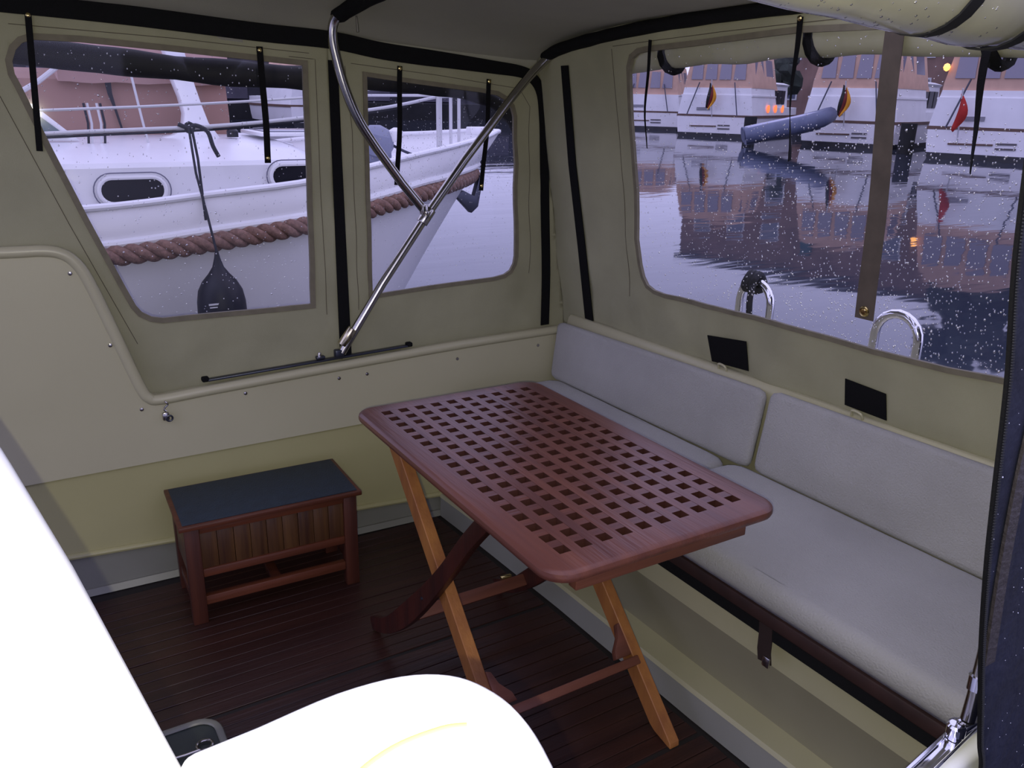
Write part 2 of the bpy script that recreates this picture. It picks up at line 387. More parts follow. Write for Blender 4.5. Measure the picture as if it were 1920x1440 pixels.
MB().box((.5325, -.3625, .3965), (.055, 1.975, .031)).build('edge_gap_strip', M_BLACK, BN)
bo = MB().box((.735, -.3625, .4285), (.47, 1.975, .033)).build('seat_board', M_BOARD, BN, bevel=.004)
st_ = MB(); ribbon(st_, [(.505, -.872, .412), (.506, -.874, .385), (.502, -.878, .350), (.504, -.882, .322)], .036, .003, (-1, 0, 0)); st_.build('latch_strap', mat('leather_strap', (.022, .012, .010), .6), BN)
MB().box((.501, -.888, .328), (.007, .020, .026)).build('strap_buckle', M_STEEL, BN, bevel=.003)

def cushion(name, label, corners, th, n, m, bulge=.006, seed=0, group=None, rad=.028):
    """soft slab: corners a,b,c,d of the visible face (a->b length, a->d depth), thickness th along -n"""
    a, b, c, d = [V(p) for p in corners]; n = V(n).normalized(); NU, NV = 34, 14
    def P(u, v, t, inset=0): 
        p = (a*(1-u)+b*u)*(1-v)+(d*(1-u)+c*u)*v; return p
    cen = (a+b+c+d)/4; mb = MB()
    LU = (b-a).length; LV = (d-a).length
    rings = [(rad, 0, 0)]
    def loop(ins, off):
        pts = []
        U = [ins/LU+(1-2*ins/LU)*k/NU for k in range(NU+1)]; W = [ins/LV+(1-2*ins/LV)*k/NV for k in range(NV+1)]
        cr = max(.001, rad*1.1-ins*.4)
        seq = [(u, W[0]) for u in U]+[(U[-1], v) for v in W[1:]]+[(u, W[-1]) for u in U[::-1][1:]]+[(U[0], v) for v in W[::-1][1:-1]]
        for u, v in seq:
            # round the plan corners
            x = u*LU; y_ = v*LV; x0, x1, y0, y1 = ins, LU-ins, ins, LV-ins; R = rad*1.6
            cx = min(max(x, x0+R), x1-R); cy = min(max(y_, y0+R), y1-R); dx, dy = x-cx, y_-cy; dd = math.hypot(dx, dy)
            if dx and dy and dd > 0: x = cx+dx/dd*R; y_ = cy+dy/dd*R
            p = P(x/LU, y_/LV, 0); wob = noise.noise(V((x*9+seed*7, y_*9, off*3)))*.003
            pts.append(p-n*(off+wob*.5))
        return pts
    loops = []
    for k in range(5):
        t = math.pi/2*k/4; loops.append((rad*(1-math.sin(t)), rad*(1-math.cos(t))))
    lo = [loop(i, o_) for i, o_ in loops]+[loop(0, th-rad)]+[loop(rad*.6, th)]
    mb.grid(lo, True)
    # face grid
    ins = rad; rows = []
    for i in range(NV+1):
        row = []
        for j in range(NU+1):
            u = ins/LU+(1-2*ins/LU)*j/NU; v = ins/LV+(1-2*ins/LV)*i/NV
            x = u*LU; y_ = v*LV; x0, x1, y0, y1 = ins, LU-ins, ins, LV-ins; R = rad*1.6
            cx = min(max(x, x0+R), x1-R); cy = min(max(y_, y0+R), y1-R); dx, dy = x-cx, y_-cy; dd = math.hypot(dx, dy)
            if i in (0, NV) or j in (0, NU):
                if dx and dy and dd > 0: x = cx+dx/dd*R; y_ = cy+dy/dd*R
            elif dd > R*.97: x = cx+dx/dd*R*.9; y_ = cy+dy/dd*R*.9
            e = min(i, NV-i, j, NU-j); k = min(1, e/4)
            wob = noise.noise(V((x*6+seed*5, y_*6, 1)))*.006*k+bulge*math.sin(math.pi*u)*math.sin(math.pi*v)*k
            row.append(P(x/LU, y_/LV, 0)+n*wob)
        rows.append(row)
    mb.grid(rows); nb = len(mb.v)
    # bottom cap
    L_ = 2*(NU+NV); b0 = 6*L_; mb.f.append(tuple(b0+i for i in range(L_)))
    o = mb.build(name, m, None, smooth=60)
    bm = bmesh.new(); bm.from_mesh(o.data); bmesh.ops.remove_doubles(bm, verts=bm.verts, dist=.0004); bmesh.ops.recalc_face_normals(bm, faces=bm.faces)
    for f in bm.faces: f.smooth = True
    bm.to_mesh(o.data); bm.free()
    return tag(o, label, 'cushion', group)
cushion('seat_cushion', 'long pale seat cushion nearest the navy canvas edge, with faint smudges', [(.490, -1.342, .518), (.490, -.362, .518), (.935, -.352, .517), (.935, -1.342, .517)], .0715, (0, 0, 1), M_CUSH, seed=1)
cushion('seat_cushion', 'pale seat cushion behind the teak table, running into the far corner', [(.492, -.348, .512), (.480, .560, .512), (.935, .560, .511), (.935, -.338, .511)], .0655, (0, 0, 1), M_CUSH, seed=2)
cushion('back_cushion', 'backrest cushion on the near half of the bench, edge proud of its neighbour', [(.925, -1.342, .508), (.925, -.425, .508), (.962, -.425, .745), (.962, -1.342, .750)], .034, (-1, 0, .15), M_CUSH, bulge=.004, seed=3, rad=.015)
cushion('back_cushion', 'backrest cushion in the far corner under the canvas seam', [(.925, -.405, .505), (.925, .600, .500), (.962, .618, .715), (.962, -.405, .737)], .034, (-1, 0, .15), M_CUSH, bulge=.004, seed=4, rad=.015)

# ------------------------------------------------------------------ canvas enclosure
CY = lambda x, z=0: .700-.0371*x
def wr(u, v, k=1):
    d = max(0, noise.noise(V((u*1.7+3, v*1.7, 8)))+.35)
    return 1.25*k*(.006*noise.noise(V((u*3.5, v*5.5, 1)))+.0035*math.sin((u*16+v*22)+4*noise.noise(V((u*2.5, v*2.5, 5))))*d+.0016*math.sin(u*34-v*18+5*noise.noise(V((u*3, v*3, 2))))*d)
def fside(u, v, d=0.): return V((u, CY(u)+d+wr(u, v), v))
def fst(u, v, d=0.):  # u = Y, v = Z on the stern
    return V((SX(v)+d+wr(u, v, 1.3), u, v))
def rounded(poly, r=.03, n=4): return poly
seam = [(-2.2, 1.70), (-1.2, 1.69), (-.713, 1.679), (-.42, 1.669), (-.082, 1.650), (.139, 1.641), (.31, 1.619), (.551, 1.602), (.816, 1.585)]
w1 = [(-.652, 1.617), (-.676, 1.608), (-.694, 1.590), (-.706, 1.561), (-.705, 1.53), (-.695, 1.503), (-.647, 1.35), (-.582, 1.156), (-.510, .953), (-.490, .900), (-.475, .877), (-.450, .861), (-.419, .854), (-.209, .854), (.034, .856), (.045, 1.232), (.050, 1.588), (-.087, 1.596), (-.345, 1.609), (-.541, 1.618)]
w2 = [(.248, 1.565), (.436, 1.549), (.65, 1.533), (.715, 1.525), (.748, 1.510), (.772, 1.487), (.783, 1.455), (.793, 1.217), (.799, .968), (.795, .940), (.780, .915), (.755, .902), (.711, .895), (.487, .883), (.243, .869), (.247, 1.228)]
def panel_border(mb, loop, fn, wd, off):
    """flat binding tape around a window"""
    n = len(loop); ins = []
    cx = sum(p[0] for p in loop)/n; cy = sum(p[1] for p in loop)/n; rows = []
    for i in range(n+1):
        a = loop[(i-1) % n]; b = loop[i % n]; c = loop[(i+1) % n]
        d1 = V((b[0]-a[0], b[1]-a[1])).normalized(); d2 = V((c[0]-b[0], c[1]-b[1])).normalized(); t = (d1+d2).normalized(); nn = V((t.y, -t.x))
        if nn.dot(V((b[0]-cx, b[1]-cy))) < 0: nn = -nn
        k = 1/max(.6, t.dot(d2))
        o_ = (b[0]+nn.x*wd*k, b[1]+nn.y*wd*k); i_ = (b[0]-nn.x*.002, b[1]-nn.y*.002)
        rows.append([fn(*i_, off), fn(*o_, off), fn(*o_, -off), fn(*i_, -off)])
    mb.grid(rows, True); return mb
def dense(loop, step=.06):
    r = []
    for i, a in enumerate(loop):
        c = loop[(i+1) % len(loop)]; k = max(1, int(math.dist(a, c)/step)); r += [(a[0]+(c[0]-a[0])*t/k, a[1]+(c[1]-a[1])*t/k) for t in range(k)]
    return r
def line2(pts): return [(lerp(k/8, a[0], b[0]), lerp(k/8, a[1], b[1])) for a, b in zip(pts, pts[1:]) for k in range(8)]+[pts[-1]]
def strap(parent, p0, p1, wd, nrm, snap=None, m=M_BLACK, twist=0, z=0):
    p0 = V(p0); p1 = V(p1); N = 10; mb = MB(); rows = []; nrm = V(nrm).normalized()
    for i in range(N+1):
        t = i/N; p = p0.lerp(p1, t)+nrm*(.010*math.sin(math.pi*t)+.003*math.sin(9*t+z)); d = (p1-p0).normalized()
        nn = Matrix.Rotation(twist*t, 3, d) @ nrm; x = d.cross(nn).normalized()
        rows.append([p-x*wd/2+nn*.001, p+x*wd/2+nn*.001, p+x*wd/2-nn*.001, p-x*wd/2-nn*.001])
    mb.grid(rows, True); mb.f += [(0, 1, 2, 3), tuple(len(mb.v)-4+i for i in range(4))]
    s = mb.build('hanging_strap', m, parent)
    for t in (snap or ()):
        p = p0.lerp(p1, t)+nrm*(.010*math.sin(math.pi*t)+.0015)
        MB().lathe([(.0062, 0), (.0060, .002), (.0035, .0040), (.001, .0045)], p, nrm, 12).build('snap', M_BRASS, s)
    return s
nin = V((-.0371, -1, 0))
# left panel
c1 = thing('side_canvas', 'cream side canvas with the slanted window, left of the tall black zip strip', 'canvas panel', (-.3, .71, .6))
outer = [(x, z+.025) for x, z in seam if x < .13]+[(.130, 1.67), (.130, .630), (-.30, .600), (-.46, .590), (-.54, .66), (-.64, .98), (-.72, 1.05), (-2.2, 1.07)]
outer[0] = (-2.2, 1.725)
cloth('canvas', outer, [w1], fside, .022, M_CANVAS, c1)
panel_border(MB(), dense(w1), fside, .014, -.0055).build('window_binding', M_TRIM, c1)
p1_ = cloth('window_pane', [(cx_*1.0, z_) for cx_, z_ in w1], [], lambda u, v: V((u, CY(u)+.003, v)), .12, M_VINYL, c1, thick=0)
drops('rain_drops', w1, lambda u, v: (u, CY(u)+.0022, v), nin, 620, p1_, rmin=.0009, rmax=.0022, seed=2)
strap(c1, (-.652, CY(-.65)-.006, 1.690), (-.674, CY(-.67)-.006, 1.338), .0155, nin, (.05,), z=1)
strap(c1, (-.076, CY(-.08)-.006, 1.632), (-.074, CY(-.07)-.006, 1.304), .0185, nin, (.03, .955), z=2)
for nm_, pts in (('seam_stitching', [(-.76, 1.52), (-.63, 1.143), (-.496, .782)]), ('hem_stitching', [(.01, 1.610), (.088, 1.606), (.086, 1.2), (.085, .816)]), ('edge_stitching', [(-.70, 1.650), (-.30, 1.640), (.07, 1.622)])):
    MB().tube([fside(a, b, -.0015) for a, b in line2(pts)], .0009, 5).build(nm_, M_STITCH, c1)
# middle panel
c2 = thing('side_canvas', 'cream side canvas with the smaller window behind the crossing steel tubes', 'canvas panel', (.5, .68, .6))
outer = [(.130, 1.67), (.31, 1.655), (.551, 1.635), (.816, 1.60), (.875, 1.64), (.916, 1.40), (.967, 1.10), (1.012, .84), (1.036, .690), (.955, .660), (.549, .652), (.130, .630)]
cloth('canvas', outer, [w2], fside, .022, M_CANVAS, c2)
panel_border(MB(), dense(w2), fside, .012, -.0055).build('window_binding', M_TRIM, c2)
p2_ = cloth('window_pane', w2, [], lambda u, v: V((u, CY(u)+.003, v)), .12, M_VINYL, c2, thick=0)
drops('rain_drops', w2, lambda u, v: (u, CY(u)+.0022, v), nin, 1000, p2_, rmin=.0007, rmax=.0017, seed=4, bias=lambda a, b: 1 if 1.2 < b < 1.45 else .3)
strap(c2, (.360, CY(.36)-.006, 1.600), (.341, CY(.34)-.006, 1.231), .0165, nin, (.02, .955), z=3)
strap(c2, (.682, CY(.68)-.006, 1.574), (.654, CY(.65)-.006, 1.207), .0165, nin, (.02, .955), z=4)
mb = MB(); ribbon(mb, [fside(.142, 1.606, -.005), fside(.143, 1.3, -.005), fside(.141, 1.0, -.005), fside(.140, .668, -.005)], [.030, .032, .036, .040], .004, nin)
mb.build('zip_strip', M_BLACK, c2)
for nm_, pts in (('hem_stitching', [(.180, 1.592), (.197, 1.4), (.195, 1.1), (.194, .823)]), ('edge_stitching', [(.20, 1.600), (.5, 1.578), (.80, 1.548), (.845, 1.49), (.855, 1.2), (.862, .90)])):
    MB().tube([fside(a, b, -.0015) for a, b in line2(pts)], .0009, 5).build(nm_, M_STITCH, c2)

# stern panel
wS = [(.165, 1.600), (.150, 1.625), (.120, 1.638), (.085, 1.641), (-.201, 1.648), (-.457, 1.653), (-.718, 1.643), (-1.00, 1.622), (-1.04, 1.60), (-1.05, 1.34), (-1.05, 1.0), (-1.045, .955), (-1.02, .941), (-.99, .939), (-.889, .931), (-.699, .926), (-.437, .931), (-.18, .926), (.060, .921), (.105, .926), (.140, .937), (.163, .962), (.172, 1.0), (.176, 1.168), (.172, 1.45)]
c3 = thing('stern_canvas', 'cream stern canvas with the wide window above the bench backs', 'canvas panel', (1.0, -.3, .72))
outer = [(.664, .690), (.666, .9), (.668, 1.2), (.670, 1.64), (.60, 1.675), (.238, 1.715), (-.106, 1.728), (-.5, 1.728), (-.9, 1.71), (-1.36, 1.66), (-1.42, 1.2), (-1.42, .72), (-.5, .725), (.3, .722)]
cloth('canvas', outer, [wS], fst, .024, M_CANVAS, c3)
panel_border(MB(), dense(wS), fst, .012, -.0055).build('window_binding', M_TRIM, c3)
p3_ = cloth('window_pane', wS, [], lambda u, v: V((SX(v)+.003, u, v)), .12, M_VINYL, c3, thick=0)
nst = V((-1, 0, -.17))
drops('rain_drops', wS, lambda u, v: (SX(v)+.0022, u, v), nst, 3300, p3_, rmin=.0009, rmax=.0021, seed=6, bias=lambda a, b: .25+.75*min(1, max(0, (.1-a)/.8)) if b < 1.45 else .15)
strap(c3, (SX(1.68)-.012, .052, 1.668), (SX(1.37)-.012, .101, 1.371), .0125, (-1, 0, -.17), (), twist=.6, z=2)
strap(c3, (SX(1.68)-.012, -.468, 1.684), (SX(1.36)-.012, -.440, 1.361), .0165, (-1, 0, -.17), (.01,), twist=1.25, z=3)
strap(c3, (SX(1.60)-.012, -.912, 1.640), (SX(1.36)-.012, -.902, 1.360), .0195, (-1, 0, -.17), (), twist=1.0, z=5)
mb = MB(); rows = []
for t in range(9):
    z = lerp(t/8, 1.645, 1.000); yc = lerp(t/8, -.712, -.676)+.003*math.sin(t); hw = lerp(t/8, .0225, .0255)
    rows.append([V((SX(z)-.010, yc-hw, z)), V((SX(z)-.010, yc+hw, z+.004*(t == 8))), V((SX(z)-.012, yc+hw, z)), V((SX(z)-.012, yc-hw, z))])
mb.grid(rows, True); mb.f += [(0, 1, 2, 3), tuple(len(mb.v)-4+i for i in range(4))]
wt = mb.build('centre_strap', M_TAPE, c3)
sn = MB().lathe([(.0135, 0), (.0135, .002), (.012, .004), (.009, .003), (.0075, .003), (.006, .0055), (.001, .006)], (SX(1.02)-.012, -.674, 1.020), (-1, 0, -.17), 20).build('grommet', M_BRASS, wt)
mb = MB(); ribbon(mb, [fst(.498, 1.619, -.005), fst(.500, 1.3, -.005), fst(.497, 1.0, -.005), fst(.490, .712, -.005)], [.040, .043, .046, .050], .004, (-1, 0, -.17))
mb.build('zip_strip', M_BLACK, c3)
for q, ys, zs in (('a', (-.130, -.287, -.295, -.147), (.829, .847, .757, .748)), ('b', (-.624, -.741, -.747, -.626), (.829, .822, .752, .756))):
    mb = MB(); vs = [V((SX(z)-.004, yy, z)) for yy, z in zip(ys, zs)]; vb = [v+V((-.003, 0, 0)) for v in vs]
    mb.add(vs+vb, [(0, 1, 2, 3), (7, 6, 5, 4), (0, 4, 5, 1), (1, 5, 6, 2), (2, 6, 7, 3), (3, 7, 4, 0)]); pt = mb.build('patch', M_BLACK, c3)
    yc = sum(ys)/4+.012
    MB().tube(smoothpath([(SX(.75)-.016, yc-.016, .738), (SX(.75)-.022, yc-.012, .752), (SX(.75)-.022, yc+.012, .754), (SX(.75)-.016, yc+.016, .738)], 4), .0035, 8).build('fastener', M_GEL, pt)
for nm_, pts in (('hem_stitching', [(.242, 1.655), (.241, 1.3), (.238, .881)]), ('edge_stitching', [(.235, 1.662), (-.2, 1.672), (-.6, 1.672), (-.9, 1.655)])):
    MB().tube([fst(a, b, -.0015) for a, b in line2(pts)], .0009, 5).build(nm_, M_STITCH, c3)

# rolled-up outer covers hanging outside over the windows
def roll(name, label, path, r, m, cat='rolled canvas', seg=14, fold=.15):
    P = smoothpath(path, 6); mb = MB(); rs = [r*(1+fold*noise.noise(V((i*.35, 1, 2)))) for i in range(len(P))]
    o = mb.tube(P, rs, seg).build(name, m, None, smooth=60); return tag(o, label, cat)
roll('rolled_cover', 'dark navy rolled cover hanging outside the slanted left window', [(-.72, CY(-.7)+.05, 1.592), (-.5, CY(-.5)+.05, 1.578), (-.2, CY(-.2)+.05, 1.560), (.085, CY(.08)+.05, 1.553)], .036, M_NAVYD)
roll('rolled_cover', 'dark navy rolled cover hanging outside the middle window', [(.20, CY(.2)+.05, 1.552), (.45, CY(.45)+.05, 1.545), (.66, CY(.66)+.05, 1.525), (.77, CY(.77)+.05, 1.485), (.83, CY(.83)+.05, 1.42)], .026, M_NAVYD)
rc = roll('rolled_cover', 'olive cream rolled cover hanging outside the wide stern window', [(.92, .24, 1.622), (.925, .086, 1.634), (.925, -.2, 1.637), (.925, -.458, 1.641), (.925, -.733, 1.630), (.93, -1.1, 1.603)], .040, mat('olive_canvas', (.40, .39, .27), .8, noise_amt=.12, scale=8))
for yy, zz in ((.035, 1.628), (-.475, 1.631), (-.90, 1.605)):
    MB().tube([(.925+.044*math.cos(t*.5236), yy+.012*math.sin(t*.5236), zz+.044*math.sin(t*.5236)) for t in range(12)], .009, 6, closed=True, flat=1.6).build('tie', M_BLACK, rc)

# roof
SZ = lambda x: interp(x, seam)+.044
def roofz(x, yv):
    t = abs((yv+.33)/1.03); k = interp(x, [(-2, .085), (.1, .095), (.87, .095)])
    return SZ(x)+k*(1-min(1, t)**6)+.003*noise.noise(V((x*4, yv*4, 3)))
RF = thing('ceiling', None, None, (0, -.3, 1.7)); RF['kind'] = 'structure'
rows = []
for i in range(31):
    x = -1.3+2.185*min(i, 29)/29; row = []
    for j in range(41):
        yv = lerp(j/40, .703-.037*x, -.50)
        row.append((x, yv, roofz(x, yv)-(.05 if i == 30 else 0)))
    row = [(x, row[0][1]+.001, row[0][2]-.055)]+row
    rows.append(row)
MB().grid(rows).build('roof_canvas', M_ROOF, RF, smooth=60, solid=.002)
# black seam band along the left roof edge
mb = MB(); ps = [(x, z+.021) for x, z in seam[:-1]]+[(.70, 1.612), (.80, 1.603), (.850, 1.584), (.885, 1.535), (.903, 1.44), (.913, 1.34), (.922, 1.118), (.932, .9), (.938, .694)]
pth = smoothpath([fside(a, b, -.007) for a, b in ps], 5)
ribbon(mb, pth, [lerp(min(1, max(0, (q.x-.45)/.42)), .050, .036) for q in pth], .004, nin); mb.build('seam_band', M_BLACK, RF)
# black sleeves of the two hoops
def sleeve(path, r, nm):
    P = smoothpath(path, 5); rs = [r*(1.0+.12*noise.noise(V((i*.7, 3, 1)))) for i in range(len(P))]
    return MB().tube(P, rs, 12, flat=.75).build(nm, M_BLACK, RF, smooth=60)
sleeve([(.132, .590, 1.722), (.140, .45, 1.742), (.148, .2, 1.760), (.155, -.3, 1.768), (.155, -.50, 1.767)], .027, 'hoop_sleeve')
sleeve([(.866, .600, 1.650), (.862, .5, 1.672), (.858, .238, 1.695), (.854, -.106, 1.708), (.854, -.5, 1.709), (.855, -.52, 1.709)], .025, 'stern_sleeve')
MB().tube([(.150, .50, 1.715), (.151, .497, 1.672)], [.003, .0045], 8).build('zip_pull', M_STEEL, RF)

# steel hoops
FR_ = thing('canopy_frame', 'polished steel tube frame crossing in front of the middle window', 'tube frame', (.1, .63, .69))
T2 = [(.110, .640, .695), (.26, .634, .916), (.42, .625, 1.133), (.56, .617, 1.312), (.660, .612, 1.428), (.730, .608, 1.510), (.800, .602, 1.585), (.845, .594, 1.628), (.868, .575, 1.653), (.866, .50, 1.668)]
MB().tube([T2[0], T2[1], T2[2], T2[3]]+smoothpath(T2[4:], 5), .0145, 14).build('hoop', M_STEEL, FR_)
T1 = [(.412, .618, 1.150), (.33, .617, 1.244), (.246, .613, 1.350), (.190, .610, 1.430), (.152, .608, 1.512), (.126, .606, 1.600), (.112, .600, 1.668), (.118, .585, 1.712), (.132, .545, 1.733), (.14, .46, 1.745)]
MB().tube([T1[0], T1[1]]+smoothpath(T1[2:], 5), .0145, 14).build('hoop', M_STEEL, FR_)
d_ = (V(T2[3])-V(T2[1])).normalized()
MB().tube([V(T2[2])-d_*.028, V(T2[2])+d_*.028], .020, 14).build('joint_clamp', M_STEEL, FR_, bevel=.002)
MB().box(V((.405, .610, 1.156)), (.022, .028, .034)).build('joint_eye', M_STEEL, FR_, bevel=.005)
MB().lathe([(.008, 0), (.008, .006), (.004, .008)], (.411, .600, 1.146), (0, -1, 0), 12).build('joint_bolt', M_STEEL, FR_)
MB().tube([(.112, .640, .722), (.150, .634, .775)], .0165, 14).build('foot_socket', mat('brassy_steel', (.62, .56, .40), .2, metal=1), FR_, bevel=.002)
MB().box((.100, .640, .694), (.03, .026, .028)).build('foot_hinge', M_DARKMETAL, FR_, bevel=.005)
# slide track on the coaming
def track(label, p0, p1, group=None):
    t = thing('slide_track', label, 'track', tuple((V(p0)+V(p1))/2))
    d = (V(p1)-V(p0)).normalized()
    MB().bar(p0, p1, .022, .007).build('rail', M_DARKMETAL, t, bevel=.002)
    for s, p in ((-1, p0), (1, p1)): MB().box(V(p)+d*s*.006+V((0, 0, .004)), (.022, .024, .016)).build('end_stop', M_BLACK, t, bevel=.005)
    return t
tk = track('dark slide track on the left coaming under the tube foot', (-.315, SY(-.315, .010), .651), (.356, SY(.356, .010), .684))
MB().box((.045, SY(.045, .008), .680), (.03, .022, .012)).build('slider', M_DARKMETAL, tk, bevel=.004)
MB().lathe([(.006, 0), (.006, .012), (.004, .016)], (.040, SY(.04, .0), .684), (0, 0, 1), 10).build('pin', M_STEEL, tk)

# ------------------------------------------------------------------ folding teak table
P_ = .0475; TZ = .708
ca, sa = math.cos(-.00707), math.sin(-.00707)
def tp(gx, gy, z): x = gx*P_; y_ = -gy*P_; return V((ca*x-sa*y_, sa*x+ca*y_, z))
TB = thing('folding_table', 'teak folding table with a square-holed grating top and crossed legs', 'table', (.21, -.4, 0))
hs = .0255/P_/2          # half hole in pitches
x0, x1, y0, y1 = -1.48, 10.50, -1.45, 18.62
def plan(lp, z0, z1, name, m, bev=0, par=TB):
    return MB().prism([(a, b) for a, b in lp], lambda a, b, t: tp(a, b, t), z0, z1).build(name, m, par, bevel=bev, segs=3, smooth=40)
bd = .72                      # inner edge of the border, in pitches outside the first hole centres
# border frame: ring with rounded outer corners
ro = rrect(x0, x1, y0, y1, 1.15, 8); ri = rrect(-hs, 9+hs, -hs, 17+hs, .02, 8)
mb = MB(); n = len(ro); rr = []
for i in range(n+1):
    a = ro[i % n]; b = ri[i % n]; q = V((a[0], a[1]))
    cx, cy = (x0+x1)/2, (y0+y1)/2
    def ins(p, d):
        v = V((cx-p[0], cy-p[1])); # inset towards the inside along the dominant normal
        dx = max(0, abs(p[0]-cx)-((x1-x0)/2-1.15)); dy = max(0, abs(p[1]-cy)-((y1-y0)/2-1.15)); nn = V((math.copysign(dx, p[0]-cx), math.copysign(dy, p[1]-cy)))
        if nn.length < 1e-6: nn = V((0, 0))
        else: nn.normalize()
        return (p[0]-nn.x*d, p[1]-nn.y*d)
    ring = []
    for d, z in ((.28, TZ), (.13, TZ-.0015), (.03, TZ-.005), (0, TZ-.011), (0, TZ-.015), (.06, TZ-.021), (.2, TZ-.024)): ring.append(tp(*ins(a, d), z))
    ring = [tp(*b, TZ)]+ring+[tp(*b, TZ-.024)]
    rr.append(ring)
mb.grid(rr, True); bf = mb.build('border_frame', M_TOP, TB, smooth=40)
bf.data.materials.append(mat('hole_shade_teak', (.050, .014, .008), .6))  # inner frame faces coloured darker, painting in the shade inside the holes
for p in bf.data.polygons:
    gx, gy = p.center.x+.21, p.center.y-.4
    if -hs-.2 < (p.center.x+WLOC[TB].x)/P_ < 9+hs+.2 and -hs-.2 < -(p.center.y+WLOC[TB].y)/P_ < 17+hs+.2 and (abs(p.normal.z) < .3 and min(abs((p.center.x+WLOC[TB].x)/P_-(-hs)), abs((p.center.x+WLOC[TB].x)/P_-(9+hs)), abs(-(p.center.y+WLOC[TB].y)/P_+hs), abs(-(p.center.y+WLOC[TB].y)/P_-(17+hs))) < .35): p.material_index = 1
# crossed grating slats: long ones between the columns, short ones between the rows
M_HOLESHADE = mat('hole_shade_teak', (.050, .014, .008), .6)  # shade of the grating holes, put into the colour of the slat sides
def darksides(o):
    o.data.materials.append(M_HOLESHADE)
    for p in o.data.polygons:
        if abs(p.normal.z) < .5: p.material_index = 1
for i in range(9):
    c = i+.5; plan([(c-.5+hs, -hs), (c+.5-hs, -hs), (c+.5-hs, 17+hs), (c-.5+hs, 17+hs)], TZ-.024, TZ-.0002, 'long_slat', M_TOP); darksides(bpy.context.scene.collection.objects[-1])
for j in range(17):
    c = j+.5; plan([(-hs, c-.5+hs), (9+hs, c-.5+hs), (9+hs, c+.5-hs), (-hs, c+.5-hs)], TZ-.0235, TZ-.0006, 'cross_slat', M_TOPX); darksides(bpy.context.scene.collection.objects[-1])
# aprons
def tbox(a0, a1, b0, b1, z0, z1, nm, m): return plan([(a0, b0), (a1, b0), (a1, b1), (a0, b1)], z0, z1, nm, m, .002)
tbox(.05, 9.0, 17.45, 17.95, .645, .684, 'apron', M_RAIL); tbox(.05, 9.0, -.6, -.1, .645, .684, 'apron', M_RAIL)
tbox(.05, .5, -.1, 17.45, .652, .684, 'apron', M_LEG); tbox(8.55, 9.0, -.1, 17.45, .652, .684, 'apron', M_LEG)
def leg(xc, pa, pb, wd, th, nm, m, foot=True):
    a = V((xc, *pa)); b = V((xc, *pb)); d = (b-a).normalized(); s_ = d.cross(V((1, 0, 0))).normalized()
    # side outline in the plane X = xc, foot cut level with the floor
    t0 = (0-b.z)/d.z if foot else 0
    def pt(along, side): return a+d*along+s_*side
    L = (b-a).length; k = s_.z/d.z
    poly = [pt(0, -wd/2), pt(0, wd/2), pt(L-k*wd/2-.012, wd/2), pt(L-k*wd/2, wd/2-.010), pt(L+k*wd/2, -wd/2+.006), pt(L+k*wd/2-.02, -wd/2)]
    mb = MB(); n = len(poly); mb.v = [p+V((-th/2, 0, 0)) for p in poly]+[p+V((th/2, 0, 0)) for p in poly]
    mb.f = [tuple(range(n))[::-1], tuple(range(n, 2*n))]+[(i, (i+1) % n, n+(i+1) % n, n+i) for i in range(n)]
    return mb.build(nm, m, TB, bevel=.002, segs=1)
leg(.006, (-.020, .665), (-.672, .003), .050, .030, 'leg', M_LEG)
leg(.426, (-.020, .665), (-.690, .003), .050, .030, 'leg', M_LEG)
def curved(xc, m):
    P = smoothpath([(xc, -.575, .665), (xc, -.49, .572), (xc, -.37, .425), (xc, -.25, .292), (xc, -.13, .172), (xc, -.02, .080), (xc, .09, .022)], 5); mb = MB(); rows = []
    for i, p in enumerate(P):
        d = (P[min(i+1, len(P)-1)]-P[max(i-1, 0)]).normalized(); s_ = d.cross(V((1, 0, 0))).normalized(); t = i/(len(P)-1); wd = .040+.018*math.exp(-((t-.62)/.22)**2)
        rows.append([p+s_*wd/2+V((-.011, 0, 0)), p+s_*wd/2+V((.011, 0, 0)), p-s_*wd/2+V((.011, 0, 0)), p-s_*wd/2+V((-.011, 0, 0))])
    for r in rows:
        for q in r: q.z = max(q.z, .0005)
    mb.grid(rows, True); mb.f += [(0, 1, 2, 3), tuple(len(mb.v)-4+i for i in range(4))]
    return mb.build('leg', m, TB, bevel=.003)
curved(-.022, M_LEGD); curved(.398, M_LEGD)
MB().box((.218, -.561, .147), (.40, .022, .054), (V((1, 0, 0)), V((0, .72, .69)), V((0, -.69, .72)))).build('stretcher', M_RAIL, TB, bevel=.003)
MB().box((.188, -.085, .135), (.40, .020, .036), (V((1, 0, 0)), V((0, .72, -.69)), V((0, .69, .72)))).build('stretcher', M_RAIL, TB, bevel=.003)
# curved gussets where stretcher A meets the legs
for s, xl in ((-1, .416), (1, .020)):
    P = [(0, 0), (0, .085), (.012, .08), (.022, .050), (.046, .022), (.052, 0)]
    MB().prism(P, lambda a, b, t: (xl+s*a, -.548+b*.69+t*.72, .160+b*.70-t*.69), -.010, .010).build('gusset', M_RAIL, TB, bevel=.002)
MB().tube([(-.036, -.268, .310), (.022, -.268, .310)], .004, 8).build('pivot_bolt', M_DARKMETAL, TB)
MB().tube([(.385, -.270, .312), (.442, -.270, .312)], .004, 8).build('pivot_bolt', M_DARKMETAL, TB)
MB().box((.330, -.075, .158), (.035, .012, .008)).build('brass_catch', M_BRASS, TB, bevel=.002)

